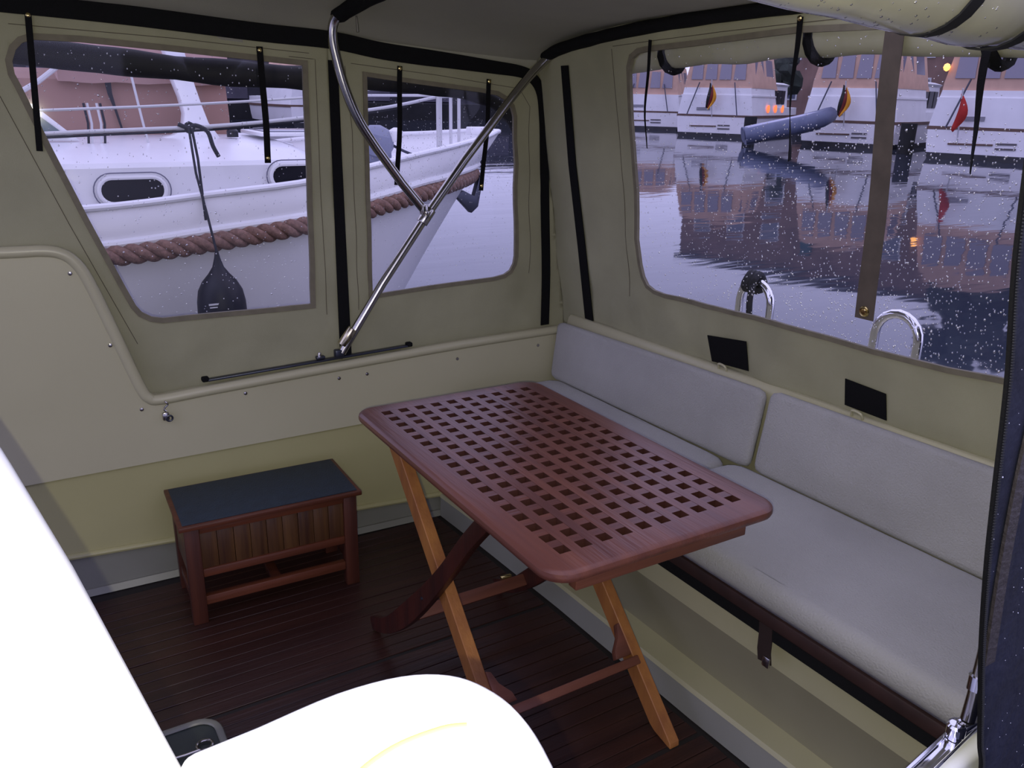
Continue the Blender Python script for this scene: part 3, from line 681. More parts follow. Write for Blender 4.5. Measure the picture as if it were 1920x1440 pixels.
# ------------------------------------------------------------------ teak step stool
SA = math.radians(-1.6); sca, ssa = math.cos(SA), math.sin(SA); S0 = V((-.478, .365, 0))
def sp3(a, b, z): return S0+V((sca*a-ssa*b, ssa*a+sca*b, z))
ax_ = (V((sca, ssa, 0)), V((-ssa, sca, 0)), V((0, 0, 1)))
ST = thing('step_stool', 'low dark teak step stool topped with a blue rubber mat', 'stool', tuple(sp3(.25, .12, 0)))
LW, DW, HT = .512, .262, .322
def sbox(a0, a1, b0, b1, z0, z1, nm, m, par=ST, bev=.0025): return MB().box(sp3((a0+a1)/2, (b0+b1)/2, (z0+z1)/2), (a1-a0, b1-b0, z1-z0), ax_).build(nm, m, par, bevel=bev)
for a in (0, LW-.042):
    for b in (0, DW-.036): sbox(a, a+.042, b, b+.036, 0, HT-.006, 'leg', M_STW)
tpn = sbox(-.014, LW+.014, -.014, DW+.014, HT-.006, HT+.008, 'top_board', M_STX)
sbox(-.002, LW+.002, -.002, DW+.002, HT+.008, HT+.012, 'rubber_mat', M_MATB, bev=.0015)
sbox(.042, LW-.042, .004, .022, HT-.030, HT-.006, 'top_rail', M_STX); sbox(.042, LW-.042, .004, .022, .150, .176, 'lower_rail', M_STX)
sw = (LW-.084)/9
for i in range(9): sbox(.042+i*sw+.0006, .042+(i+1)*sw-.0006, .010+.001*(i % 2), .018, .176, HT-.030, 'front_slat', M_STB, bev=.001)
sbox(.042, LW-.042, DW-.018, DW-.004, .150, HT-.006, 'back_panel', M_STB)
for a in (.004, LW-.022):
    sbox(a, a+.018, .036, DW-.036, .150, HT-.006, 'side_panel', M_STB); sbox(a, a+.020, .036, DW-.036, .055, .085, 'side_stretcher', M_STW)
sbox(.042, LW-.042, .008, .030, .055, .084, 'front_stretcher', M_STX)
sbox(LW*.47, LW*.47+.03, .030, DW-.02, .058, .080, 'cross_stretcher', M_STW); sbox(.042, LW-.042, DW-.030, DW-.008, .055, .084, 'back_stretcher', M_STW)
sbox(.03, LW-.03, .018, DW-.018, .150, .158, 'box_floor', M_STW)

# ------------------------------------------------------------------ right side: navy canvas, vinyl roll, track
FY = -1.432
edge = [(.030, 1.60), (.045, 1.52), (.059, 1.451), (.085, 1.32), (.118, 1.193), (.140, 1.06), (.162, .96), (.197, .84), (.234, .728), (.260, .655), (.285, .60), (.30, .50), (.31, .25)]
nf = thing('navy_canvas', 'wet navy canvas flap with a zip edge at the right', 'canvas flap', (.5, FY, .6))
def ffl(u, v, d=0.): return V((u-.014, FY+d+.006*math.sin(u*14+v*3)+.004*noise.noise(V((u*8, v*8, 3))), v))
cloth('canvas', edge+[(1.45, .25), (1.45, 1.66), (.03, 1.66)], [], ffl, .03, M_NAVY, nf)
ep = smoothpath([ffl(a, b, -.002) for a, b in edge], 8)
mb = MB(); ribbon(mb, ep, .007, .004, (0, -1, 0)); mb.build('zip_tape', M_BLACK, nf)
mb = MB(); tot = 0; last = ep[0]
for a, b in zip(ep, ep[1:]):
    seg = (b-a); L = seg.length; k = int(L/.0032)
    for i in range(k): mb.box(a+seg*((i+.5)/k)+V((-.0005, -.004, 0)), (.0042, .0016, .0016))
z_ = mb.build('zip_teeth', M_CORD, nf, smooth=0); z_['kind'] = 'stuff'
fp = [(.245, 1.26), (.225, 1.20), (.208, 1.10), (.222, .99), (.232, .93), (.218, .87), (.245, .80)]
fp = [(.215, 1.235), (.200, 1.17), (.192, 1.08), (.196, 1.00), (.204, .93), (.212, .86), (.222, .80)]
mb = MB(); ribbon(mb, smoothpath([ffl(a, b, -.006) for a, b in fp], 5), .018, .004, (-.1, -1, 0)); mb.build('wet_strap', mat('wet_grey_strap', (.040, .034, .038), .45, bump=.4, bscale=90), nf)
flp = edge+[(.75, .55), (.75, 1.6)]
drops('rain_drops', flp, lambda a, b: ffl(a, b, -.0012), (0, -1, 0), 420, nf, rmin=.0004, rmax=.0009, seed=9)
vr = thing('rolled_vinyl', 'wet cream vinyl window rolled up under the roof edge with navy straps', 'rolled vinyl', (.4, -1.1, 1.6))
RP = smoothpath([(-.35, -1.12, 1.668), (-.1, -1.12, 1.657), (.12, -1.12, 1.645), (.32, -1.115, 1.636), (.50, -1.11, 1.631), (.66, -1.105, 1.636), (.80, -1.10, 1.642)], 6)
rs = [.070*(1+.10*noise.noise(V((i*.25, 1, 7)))) for i in range(len(RP))]
MB().tube(RP, rs, 28).build('roll', M_ROLL, vr, smooth=70)
for tt in (.34, .52):
    p = V((tt, -1.117 if tt < .4 else -1.11, 1.641 if tt < .4 else 1.634)); R = .0745
    mb = MB(); mb.grid([[p+V((dx+.012*math.cos(t*.2618), -(R+dr)*math.cos(t*.2618), (R+dr)*math.sin(t*.2618))) for dx, dr in ((-.013, 0), (-.013, .003), (.013, .003), (.013, 0))] for t in range(25)], True); mb.build('tie_strap', M_NAVYD, vr)
mb = MB()
for i in range(0, len(RP)): pass
def froll(a, b):
    i = min(len(RP)-1, max(0, int((a+.35)/1.2*(len(RP)-1)))); c = RP[i]; r = rs[i]; t = b
    return V((a, c.y-(r+.0003)*math.cos(t), c.z-(r+.0003)*math.sin(t)))
rnd = random.Random(5); mb = MB()
for k in range(150):
    a = rnd.uniform(0, .75); b = rnd.uniform(0, 1.4); c = froll(a, b); n_ = V((0, -math.cos(b), -math.sin(b))); u = V((1, 0, 0)); q = n_.cross(u); r = rnd.uniform(.0008, .0018); bs = len(mb.v)
    for rr_, h_ in ((1, 0), (.75, .55)):
        for j in range(6): mb.v.append(c+u*(r*rr_*math.cos(j*1.0472))+q*(r*rr_*1.4*math.sin(j*1.0472))+n_*(h_*r))
    mb.v.append(c+n_*r*.85)
    for j in range(6): j2 = (j+1) % 6; mb.f.append((bs+j, bs+j2, bs+6+j2, bs+6+j)); mb.f.append((bs+6+j, bs+6+j2, bs+12))
dd = mb.build('rain_drops', M_DROP, vr, smooth=80); dd['kind'] = 'stuff'
# right coaming with its track and the tube's lower bracket
WR = thing('wall_right', None, None, (.3, -1.43, 0)); WR['kind'] = 'structure'
MB().prism([(.12, .30), (.12, .585), (.16, .596), (1.1, .60), (1.1, .30)], lambda a, b, t: (a, t, b), -1.384, -1.418).build('coaming_rail', M_GELW, WR, bevel=.012, segs=3)
MB().prism([(.58, 0), (1.1, 0), (1.1, .40), (.58, .40)], lambda a, b, t: (a, t, b), -1.386, -1.415).build('lower_panel', M_GEL, WR)
rt = thing('slide_track', 'bright steel slide track with knob and bracket on the right coaming', 'track', (.28, -1.39, .60))
MB().bar((.16, -1.402, .604), (.42, -1.372, .604), .026, .006).build('rail', M_CHROME, rt, bevel=.0015)
for s in (-.0095, .0095): MB().bar((.16, -1.402+s, .609), (.42, -1.372+s, .609), .004, .005).build('rail_lip', M_CHROME, rt)
MB().lathe([(.011, 0), (.011, .006), (.013, .008), (.013, .020), (.010, .024), (.004, .025)], (.285, -1.388, .608), (0, 0, 1), 18).build('knob', M_CHROME, rt)
MB().box((.315, -1.384, .613), (.06, .022, .012)).build('slider', M_CHROME, rt, bevel=.004)
MB().tube(smoothpath([(.325, -1.383, .618), (.335, -1.380, .655), (.350, -1.374, .70), (.372, -1.365, .78), (.42, -1.35, .95)], 5), .0105, 12).build('bracket_tube', M_STEEL, rt)
MB().tube([(.337, -1.380, .664), (.341, -1.378, .684)], .0145, 12).build('collar', M_CHROME, rt)

# near white mouldings below the camera
nb = thing('cabin_side', 'glaring white cabin moulding filling the lower left corner', 'boat cabin', (-1.2, -1.2, 0))
sl = [(-.905, -.60), (-.94, -.48), (-1.0, -.42), (-1.9, -.42), (-1.9, -2.6), (-.770, -2.6), (-.770, -1.9), (-.730, -1.462), (-.766, -1.25), (-.798, -1.09), (-.842, -.88)]
MB().prism(sl, lambda a, b, t: (a, b, t if t < 1 else t+max(0, b+1.458)*.163), .55, 1.100).build('moulding', M_GELW, nb, bevel=.012, segs=4)
cm = thing('coaming_end', 'glaring white rounded coaming end in the bottom middle', 'coaming', (-.65, -1.55, .5))
lpe = [(-.735, -1.452), (-.690, -1.449), (-.640, -1.444), (-.598, -1.449), (-.570, -1.464), (-.555, -1.487), (-.549, -1.518), (-.555, -1.56), (-.578, -1.64), (-.61, -1.8), (-.66, -2.4), (-.735, -2.4)]
lpe = lpe[:1]+[(q.x, q.y) for q in smoothpath([(a, b, 0) for a, b in lpe[1:-2]], 4)]+lpe[-2:]
MB().prism(lpe, lambda a, b, t: (a, b, t), .50, 1.106).build('coaming', M_GELW, cm, bevel=.010, segs=4)
MB().tube(smoothpath([(-.700, -1.545, 1.1063), (-.66, -1.520, 1.1063), (-.63, -1.509, 1.1063), (-.60, -1.509, 1.1063), (-.585, -1.514, 1.1063)], 5), .0018, 8, flat=.4).build('moulded_line', mat('pale_line', (.82, .70, .20), .4), cm)

# ------------------------------------------------------------------ steel fairlead hoops behind the stern window
for i, (yc, lab) in enumerate(((-.163, 'steel hoop with dark rope tied on, beyond the stern window'), (-.645, 'bare steel hoop right of the roped one, beyond the stern window'))):
    t = thing('steel_hoop', lab, 'fairlead', (1.16, yc, .72))
    P = [(1.16, yc+.062, .70), (1.16, yc+.062, .90)]+[(1.16, yc+.062*math.cos(a_*math.pi/10), .925+.062*math.sin(a_*math.pi/10)) for a_ in range(0, 11)]+[(1.16, yc-.062, .90), (1.16, yc-.062, .70)]
    MB().tube(P, .0125, 14).build('hoop', M_CHROME, t)
    for s in (1, -1): MB().lathe([(.024, 0), (.024, .004), (.016, .008)], (1.16, yc+s*.062, .722), (0, 0, 1), 16).build('base_flange', M_CHROME, t)
r_ = thing('mooring_rope', 'dark braided rope knotted round the left steel hoop', 'rope', (1.16, -.16, .9))
for k, dx in enumerate((-.012, .004, .018)):
    MB().tube([(1.16+.026*math.cos(t*.5236), -.155+dx+.006*math.sin(t), .985+.026*math.sin(t*.5236)) for t in range(12)], .011, 8, closed=True).build('turn', M_CORD, r_)
MB().tube(smoothpath([(1.14, -.17, .99), (1.12, -.178, .95), (1.12, -.182, .89), (1.13, -.19, .80), (1.15, -.2, .735)], 5), .010, 8).build('tail', M_CORD, r_)

# ================================================================== the harbour (level frame)
WZ = -.31
wat = MB(); wat.add([out((x, y_, WZ)) for x, y_ in ((-150, -40), (260, -40), (260, 260), (-150, 260))], [(0, 1, 2, 3)]); wo = wat.build('water', M_WATER); wo['kind'] = 'structure'

# ---- neighbouring sailing yacht
SB = thing('sailing_yacht', 'white sailing yacht with rope fender alongside, seen through the left windows', 'sailboat', tuple(out((0, 2.6, WZ))))
side = [(-3.2, 2.05), (-2.2, 1.93), (-.4, 1.90), (.4, 1.94), (.8, 2.04), (1.1, 2.17), (1.4, 2.36), (1.68, 2.58), (1.92, 2.79), (2.05, 2.93), (2.12, 3.03)]
CLY = 3.03
def Z(tab): return lambda x: interp(x, tab)
capz = Z([(-3.2, .93), (-.48, .970), (.41, 1.039), (.73, 1.088), (1.1, 1.135), (1.45, 1.165), (1.8, 1.190), (2.02, 1.215)])
lipz = Z([(-3.2, .79), (-.43, .817), (.40, .884), (.75, .936), (1.2, .985), (1.6, 1.0), (2.02, 1.01)])
ropz = Z([(-3.2, .745), (-.40, .774), (-.017, .799), (.40, .842), (.75, .884), (1.15, .925), (1.6, .942), (2.0, .950)])
XX = [-3.2, -2.4, -1.6, -.8, -.4, 0, .4, .6, .8, 1.0, 1.2, 1.4, 1.58, 1.76, 1.90, 2.01, 2.08, 2.12]
def sy(x, z):
    """side of the hull: narrows towards the waterline and rakes at the stem"""
    zt = capz(x); k = max(0, (zt-z)/1.5); xe = x+.62*k*1.2*max(0, (x+.2)/2.2); y_ = interp(min(xe, 2.02), side)
    return y_+k*k*.55
def hull_rows(sgn):
    rows = []
    for x in XX:
        row = []
        for t in range(13):
            z = lerp(t/12, WZ-.25, capz(x)); xr = x-max(0, (capz(x)-z))*.72*max(0, (x-.6)/1.42)**1.3
            y0 = interp(x, side); k = (capz(x)-z)/1.5; y_ = y0+(CLY-y0)*min(1, .10*k+.42*k*k)
            row.append((xr, CLY+sgn*(y_-CLY), z))
        rows.append(row)
    return rows
MB().grid(hull_rows(1)).build('hull', M_BGREY, SB, xf=OUT, smooth=50, solid=.02, solid_off=0)
MB().grid(hull_rows(-1)).build('far_hull', M_BWHITE, SB, xf=OUT, smooth=50, solid=.02)
def along(fn_z, off=0., xs=XX): return [(x, interp(x, side)+off, fn_z(x)) for x in xs]
def alongr(fn_z, off=0.):   # follows the raked hull surface
    r = []
    for x in XX:
        z = fn_z(x); xr = x-max(0, (capz(x)-z))*.72*max(0, (x-.6)/1.42)**1.3; y0 = interp(x, side); k = (capz(x)-z)/1.5
        r.append(V((xr, y0+(CLY-y0)*min(1, .10*k+.42*k*k)+off, z)))
    return r
MB().tube(smoothpath(alongr(capz, 0), 3), .020, 10, flat=.8).build('cap_rail', M_BDECK, SB, xf=OUT)
MB().tube([V((p.x, 2*CLY-p.y, p.z)) for p in smoothpath(alongr(capz, 0), 3)], .020, 10, flat=.8).build('cap_rail', M_BDECK, SB, xf=OUT)
MB().tube(smoothpath(alongr(lipz, -.012)[:-1], 3), .022, 10, flat=.9).build('rubbing_lip', M_BWHITE, SB, xf=OUT)
rf = bpy.data.objects.new('rope_fender', None); COL.objects.link(rf); rf.parent = SB; WLOC[rf] = WLOC[SB]
cl = smoothpath(alongr(ropz, -.035), 14); acc = 0; cum = [0]
for a, b in zip(cl, cl[1:]): acc += (b-a).length; cum.append(acc)
for s_ in range(3):
    P = []
    k = 0; dst = 0
    while dst < acc:
        while cum[k+1] < dst: k += 1
        f_ = (dst-cum[k])/max(1e-6, cum[k+1]-cum[k]); p = cl[k].lerp(cl[k+1], f_); d = (cl[k+1]-cl[k]).normalized(); u = V((0, 0, 1)); u = (u-d*u.dot(d)).normalized(); q = d.cross(u)
        t = dst/.19*2*math.pi+s_*2.0944; P.append(p+(u*math.cos(t)+q*math.sin(t))*.0235); dst += .011
    MB().tube(P, .0225, 9).build('strand', M_ROPE, rf, xf=OUT, smooth=70)
# deck and bulwark inside
dk = []
for x in XX:
    y0 = interp(x, side)+.03; zd = capz(x)-.13
    x -= .13*.72*max(0, (x-.6)/1.42)**1.3+.01*(x > 1.9)
    dk.append([(x, lerp(t/6, y0, 2*CLY-y0), zd+.03*math.sin(math.pi*t/6)) for t in range(7)])
MB().grid(dk).build('deck', M_BDECK, SB, xf=OUT, smooth=60, solid=.01)
# coachroof with sloping side and two oval ports
cs = [(-3.1, 2.10), (.52, 2.12), (.64, 2.2), (.70, 2.45), (.72, 3.03)]
rows = []
for x in (-3.1, -2, -1, 0, .3, .50, .60, .66, .72):
    k = 0 if x < .5 else (x-.5)/.22; y0 = 2.09+.5*k**2; zt = 1.132-.06*k; row = []
    for (dy, z) in ((0, .86), (0.012, zt-.02), (.03, zt), (.20, zt+.035), (.5, zt+.062), (CLY-y0, zt+.075)): row.append((x, y0+min(dy, CLY-y0), z))
    row += [(x, 2*CLY-p[1], p[2]) for p in row[::-1][1:]]
    rows.append(row)
mb = MB().grid(rows); nn_ = len(rows[0]); mb.f.append(tuple(len(mb.v)-nn_+i for i in range(nn_)))
mb.build('coachroof', M_BDECK, SB, xf=OUT, smooth=30)
def oval(cx, cz, w_, h_, r):
    return rrect(cx-w_/2, cx+w_/2, cz-h_/2, cz+h_/2, r, 6)
for cx, cz in ((-.292, 1.018), (.450, 1.058), (-1.05, 1.0), (-1.8, .99)):
    if cx < -1.5: continue
    lo = oval(cx, cz, .270, .110, .054)
    fr_ = MB().tube([(a, 2.088, b) for a, b in lo], .011, 8, closed=True).build('port_frame', M_BWHITE, SB, xf=OUT)
    MB().prism(oval(cx, cz, .262, .102, .05), lambda a, b, t: (a, t, b), 2.082, 2.091).build('port_glass', mat('port_dark', (.006, .006, .010), .3, spec=.25), fr_, xf=OUT)
    MB().tube([(a, 2.084, b) for a, b in oval(cx, cz, .312, .150, .074)], .003, 6, closed=True).build('port_gasket', mat('port_seal', (.16, .16, .22), .6), fr_, xf=OUT)
# white raised post on the coachroof
pp = [(-.055, 1.175), (.245, 1.172), (.262, 1.190), (.245, 1.215), (.205, 1.275), (.180, 1.36), (.155, 1.46), (.125, 1.60), (.10, 1.78), (-.01, 1.80), (.025, 1.62), (.045, 1.50), (.075, 1.40), (.088, 1.32), (.075, 1.25), (.030, 1.215), (-.06, 1.195)]
MB().prism(pp, lambda a, b, t: (a, t, b), 2.80, 2.90).build('winch_post', M_BWHITE, SB, xf=OUT, bevel=.008)
MB().box((.62, 2.78, 1.225), (.42, .42, .02)).build('deck_hatch', M_BWHITE, SB, xf=OUT, bevel=.006)
MB().box((.62, 2.78, 1.237), (.34, .34, .006)).build('hatch_glass', M_PANE, SB, xf=OUT, bevel=.002)
MB().lathe([(.03, 0), (.03, .03), (.022, .04), (.01, .045)], (.31, 2.75, 1.205), (0, 0, 1), 16).build('vent_cowl', M_BDARK, SB, xf=OUT)
# tan spray hood, two tiers
mb = MB(); rows = []
for i in range(13):
    x = lerp(i/12, -1.5, .36); rows.append([(x, 3.02+.01*math.sin(x*9), 1.17), (x, 3.00, 1.30), (x, 3.03, 1.475), (x, 3.35, 1.53), (x, 4.2, 1.53), (x, 4.2, 1.17)])
mb.grid(rows, True); mb.f += [tuple(range(6)), tuple(len(mb.v)-6+i for i in range(6))]; mb.build('hood_wall', M_TAND, SB, xf=OUT, smooth=25)
mb = MB(); rows = []
for i in range(17):
    x = lerp(i/16, -.46, .37); s_ = .022*math.sin(max(0, min(1, (i/16)*1.2))*math.pi)
    rows.append([(x, 2.97, 1.462-.0*s_+.004*math.sin(x*25)), (x, 2.93, 1.52), (x, 2.98, 1.62), (x, 3.10, 1.72), (x, 3.5, 1.78), (x, 3.5, 1.50), (x, 3.05, 1.475)])
mb.grid(rows, True); mb.f += [tuple(range(7)), tuple(len(mb.v)-7+i for i in range(7))]; mb.build('hood_roof', mat('tan_hood_top', (.44, .285, .25), .9, noise_amt=.1, scale=5), SB, xf=OUT, smooth=50)
mb = MB(); ribbon(mb, [(-.235, 2.985, 1.47), (-.232, 2.985, 1.41), (-.215, 2.985, 1.33), (-.19, 2.985, 1.20)], [.03, .022, .012, .010], .004, (0, -1, 0)); mb.build('hood_strap', M_CORD, SB, xf=OUT)
MB().tube([(-.70, 2.92, 1.37), (-.55, 2.90, 1.46), (-.42, 2.90, 1.56)], .012, 8).build('hood_pole', M_WFRAME, SB, xf=OUT)
# windscreen at the left
MB().prism([(-.80, 1.20), (-.43, 1.20), (-.60, 1.36), (-.80, 1.44)], lambda a, b, t: (a, t, b), 2.60, 2.63).build('windscreen_frame', M_BWHITE, SB, xf=OUT, bevel=.006)
MB().prism([(-.78, 1.215), (-.475, 1.215), (-.61, 1.335), (-.78, 1.40)], lambda a, b, t: (a, t, b), 2.592, 2.601).build('windscreen_glass', mat('screen_glass', (.10, .15, .17), .2), SB, xf=OUT)
# rails and stanchions
lower = [(-2.5, 1.98, 1.17), (-1.2, 1.96, 1.22), (-.60, 1.96, 1.262), (.03, 1.96, 1.290), (.44, 2.0, 1.324), (.881, 2.20, 1.362), (1.15, 2.36, 1.392), (1.43, 2.6, 1.424), (1.63, 2.80, 1.432), (1.78, 3.03, 1.44), (1.63, 3.26, 1.432), (1.2, 3.75, 1.42)]
MB().tube(smoothpath(lower, 4), .0085, 8).build('lower_rail', M_WFRAME, SB, xf=OUT)
upper = [(-2.5, 1.98, 1.28), (-.60, 1.96, 1.350), (.44, 2.0, 1.412), (.9, 2.22, 1.462), (1.43, 2.6, 1.55), (1.78, 3.03, 1.59), (1.5, 3.4, 1.57)]
MB().tube(smoothpath(upper, 4), .0055, 8).build('upper_wire', M_WFRAME, SB, xf=OUT)
MB().tube([(x, y_, z-.014) for x, y_, z in smoothpath(lower[:7], 4)], .0055, 6).build('jackstay', M_CORD, SB, xf=OUT)
for x, y_, zb, zt in ((1.455, 2.60, 1.04, 1.55), (1.490, 2.64, 1.04, 1.55), (1.72, 2.95, 1.10, 1.60), (1.80, 2.99, 1.13, 1.60), (-1.3, 1.98, .9, 1.3)):
    MB().tube([(x, y_, zb), (x, y_, zt)], .011, 8).build('stanchion', M_WFRAME, SB, xf=OUT)
for x in (-.40, -.385, -.345, -.33):
    MB().tube([(x, 2.55, 1.19), (x+.01, 2.55, 1.28), (x+.002, 2.55, 1.37)], .006, 6).build('halyard_end', M_CORD if x < -.39 or x > -.34 else M_WFRAME, SB, xf=OUT)
MB().tube([(-.13, 2.55, 1.12), (-.155, 2.55, 1.30), (-.19, 2.55, 1.60)], .006, 6).build('aerial', M_WFRAME, SB, xf=OUT)
# anchor windlass, rope coil, roller, anchor
wn = bpy.data.objects.new('windlass', None); COL.objects.link(wn); wn.parent = SB; WLOC[wn] = WLOC[SB]
MB().lathe([(.03, -.09), (.085, -.07), (.105, -.01), (.095, .05), (.06, .085), (.006, .10)], (1.17, 2.85, 1.165), (.2, -.15, 1), 18).build('drum', mat('windlass_grey', (.22, .24, .33), .5), wn, xf=OUT)
MB().box((1.15, 2.87, 1.09), (.2, .12, .08)).build('windlass_base', mat('windlass_grey', (.22, .24, .33)), wn, xf=OUT, bevel=.01)
MB().lathe([(.04, 0), (.05, .02), (.045, .06), (.01, .08)], (1.27, 2.80, 1.17), (0, 0, 1), 14).build('cap', M_BWHITE, wn, xf=OUT)
MB().tube([(.93+.075*math.cos(t*.3927), 2.60+.02*math.sin(t), 1.175+.085*math.sin(t*.3927)) for t in range(16)], .007, 6, closed=True).build('rope_coil', M_CORD, SB, xf=OUT)
MB().tube(smoothpath([(1.26, 2.84, 1.15), (1.36, 2.80, 1.10), (1.50, 2.86, 1.075)], 4), .009, 6).build('anchor_chain', M_DARKMETAL, SB, xf=OUT)
MB().box((1.97, 3.03, 1.22), (.16, .07, .05)).build('bow_roller', M_BWHITE, SB, xf=OUT, bevel=.008)
an = [(1.70, .83), (1.82, .71), (1.87, .75), (1.91, .95), (1.88, .95), (1.84, .82), (1.76, .86)]
MB().prism(an, lambda a, b, t: (a, t, b), 2.85, 2.90).build('anchor', M_DARKMETAL, SB, xf=OUT, bevel=.006)
# fender on its lines
fd = thing('boat_fender', 'black bulb fender hanging on thin lines from the yacht rail', 'fender', tuple(out((-.03, 1.80, .45))))
MB().lathe([(.006, .335), (.013, .30), (.024, .262), (.044, .232), (.072, .200), (.093, .160), (.102, .11), (.104, .05), (.104, -.20), (.085, -.27), (.05, -.31), (.01, -.32)], (-.035, 1.76, .455), (0, 0, 1), 24).build('body', M_FENDER, fd, xf=OUT, smooth=60)
MB().tube([(-.062, 1.93, 1.285), (-.058, 1.90, 1.10), (-.045, 1.82, .93), (-.035, 1.76, .785)], .0055, 6).build('line', M_CORD, fd, xf=OUT)
MB().tube([(-.050, 1.93, 1.285), (-.040, 1.92, 1.16), (-.040, 1.89, .90)], .0055, 6).build('line', M_CORD, fd, xf=OUT)
MB().tube(smoothpath([(-.10, 1.95, 1.30), (-.06, 1.945, 1.285), (-.03, 1.945, 1.295), (.015, 1.94, 1.27), (.03, 1.93, 1.21), (.05, 1.93, 1.165)], 4), .009, 8).build('loose_end', M_CORD, fd, xf=OUT)
MB().tube([(-.055+.016*math.cos(t*.7854), 1.95, 1.285+.020*math.sin(t*.7854)) for t in range(8)], .008, 6, closed=True).build('knot', M_CORD, fd, xf=OUT)
MB().box((-.085, 1.668, .575), (.045, .004, .007)).build('lettering_mark', M_WFRAME, fd, xf=OUT)
MB().box((-.085, 1.668, .562), (.038, .004, .005)).build('lettering_mark', M_WFRAME, fd, xf=OUT)

# ---- moored motor yachts across the water
def yacht(label, s, az, W=4.2, L=10.5, enclosure=(2.35, 4.3), group='motor yachts moored across the water', ports=False, house=True, tan_low=False, tanm=None):
    """s = waterline point of the stern centre, az = heading"""
    a = math.radians(az); fv = V((math.cos(a), math.sin(a), 0)); rt_ = V((math.sin(a), -math.cos(a), 0)); s = V((s[0], s[1], WZ))
    X = lambda u, v, z: out(s+rt_*u+fv*v+V((0, 0, z)))
    t = thing('motor_yacht', label, 'boat', tuple(X(0, 0, 0)), group)
    tm = tanm or M_TAN
    hw = lambda v: W/2*min(1, (.93+.07*min(1, v/1.2)))*math.sqrt(max(0.0004, 1-max(0, (v-L*.45)/(L*.55))**2.3))
    def loft(zs, nm, m, insets=None, vv=None, capm=True):
        VV = vv or [0, .4, 1.2, 2.5, 4, 5.5, 7, 8.3, 9.4, 10.1, L]; rows = []
        for v in VV:
            row = []
            for i, z in enumerate(zs):
                ins = insets[i] if insets else 0; h_ = max(.02, hw(v)-ins); vq = v+(.12*z if v > L*.8 else 0)
                row.append(X(-h_, vq, z))
            row = row+[X(max(.02, hw(v)-(insets[i] if insets else 0)), v+(.12*z if v > L*.8 else 0), z) for i, z in reversed(list(enumerate(zs)))]
            rows.append(row)
        mb = MB().grid(rows, True); n = len(rows[0]); mb.f += [tuple(range(n)), tuple(len(mb.v)-n+i for i in range(n))]
        return mb.build(nm, m, t, smooth=35)
    loft([-.3, .20], 'boot_top', M_BDARK, [.25, .05]); loft([.19, .5, .98], 'hull', M_BGREY, [.08, .03, 0])
    loft([.96, 1.08], 'rub_strake', M_STRAKE, [-.04, -.04])
    loft([1.08, 1.20, 1.95], 'bulwark', M_BWHITE, [.01, .03, .16], [0, .4, 1.2, 2.5, 3.5])
    loft([1.08, 1.45], 'fore_bulwark', M_BWHITE, [.02, .05], [3.4, 5.5, 7, 8.3, 9.4, 10.1, L])
    loft([1.95, 2.02], 'mid_moulding', M_BWHITE, [.12, .12], [-.0, .4, 1.2, 2.5, 3.5])
    loft([2.0, enclosure[0]], 'upper_side', M_BWHITE if not tan_low else tm, [.18, .24], [.05, .4, 1.2, 2.5, 3.45])
    e0, e1 = enclosure
    loft([e0, e0+.25, e1-.35, e1-.1, e1], 'canvas_enclosure', tm, [.22, .24, .55, .85, 1.35], [.12, .4, 1.2, 2.5, 3.6])
    # enclosure windows: stern row and starboard / port rows
    nW = 4
    for i in range(nW):
        wv = (W-1.3)/nW; u0 = -(W-1.3)/2+i*wv+.10; u1 = u0+wv-.20; z0 = e0+.38; z1 = e1-.62
        MB().prism([(u0-.05, z0), (u1+.02, z0), (u1, z1), (u0+.02, z1)], lambda a_, b_, q: X(a_, q, b_), .07, .13).build('enclosure_window', M_PANEC, t)
    for sg in (1, -1):
        for i in range(2):
            v0 = .55+i*1.5; v1 = v0+1.2; z0 = e0+.35; z1 = e1-.6
            def fs(a_, b_, q): 
                k = (b_-e0)/(e1-e0-.35); return X(sg*(hw(a_)-.23-.32*k+q), a_, b_)
            MB().prism([(v0, z0), (v1, z0), (v1-.1, z1), (v0+.1, z1)], fs, .0, .03).build('enclosure_window', M_PANEC, t)
    if house:
        loft([1.4, 2.5, 2.62, 2.72], 'wheelhouse', M_BWHITE, [.38, .46, .36, .7], [3.4, 3.9, 4.8, 5.8, 6.8])
        for sg in (1, -1):
            for i in range(3):
                v0 = 3.75+i*.80; MB().prism([(v0, 1.62), (v0+.62, 1.62), (v0+.62, 2.32), (v0, 2.32)], lambda a_, b_, q: X(sg*(hw(a_)-.41+q), a_, b_), -.02, .05).build('wheelhouse_window', M_BDARK, t)
        loft([e0-.05, e0+.6, e1-.5], 'fore_hood', tm, [.35, .6, 1.1], [3.5, 4.0, 4.4])
    for dz in (.42, .58): MB().box(X(.55, -.02, dz), (.62, .03, .06), (rt_, fv, V((0, 0, 1)))).build('name_marks', mat('name_grey', (.10, .09, .10), .6), t)
    MB().box(X(-.55, -.02, .52), (1.4, .04, .06), (rt_, fv, V((0, 0, 1)))).build('swim_step', M_STRAKE, t)
    MB().box(X(-.6, -.02, 1.35), (.7, .03, .14), (rt_, fv, V((0, 0, 1)))).build('stern_vent', mat('vent_grey', (.25, .25, .28)), t)
    if ports:
        for i in range(3):
            pm = MB().lathe([(.19, 0), (.19, .03)], X(hw(2.0+i*1.25)-.02, 2.0+i*1.25, 1.40), tuple(rt_), 14); pm.build('lit_porthole', M_PORTGLOW, t)
    for sg in (1, -1): MB().tube([X(sg*.9, -.05, 2.6), X(sg*1.3, -.4, 1.05)], .03, 6).build('davit_stay', M_DARKMETAL, t)
    return t, X
def wl(px, py): pass
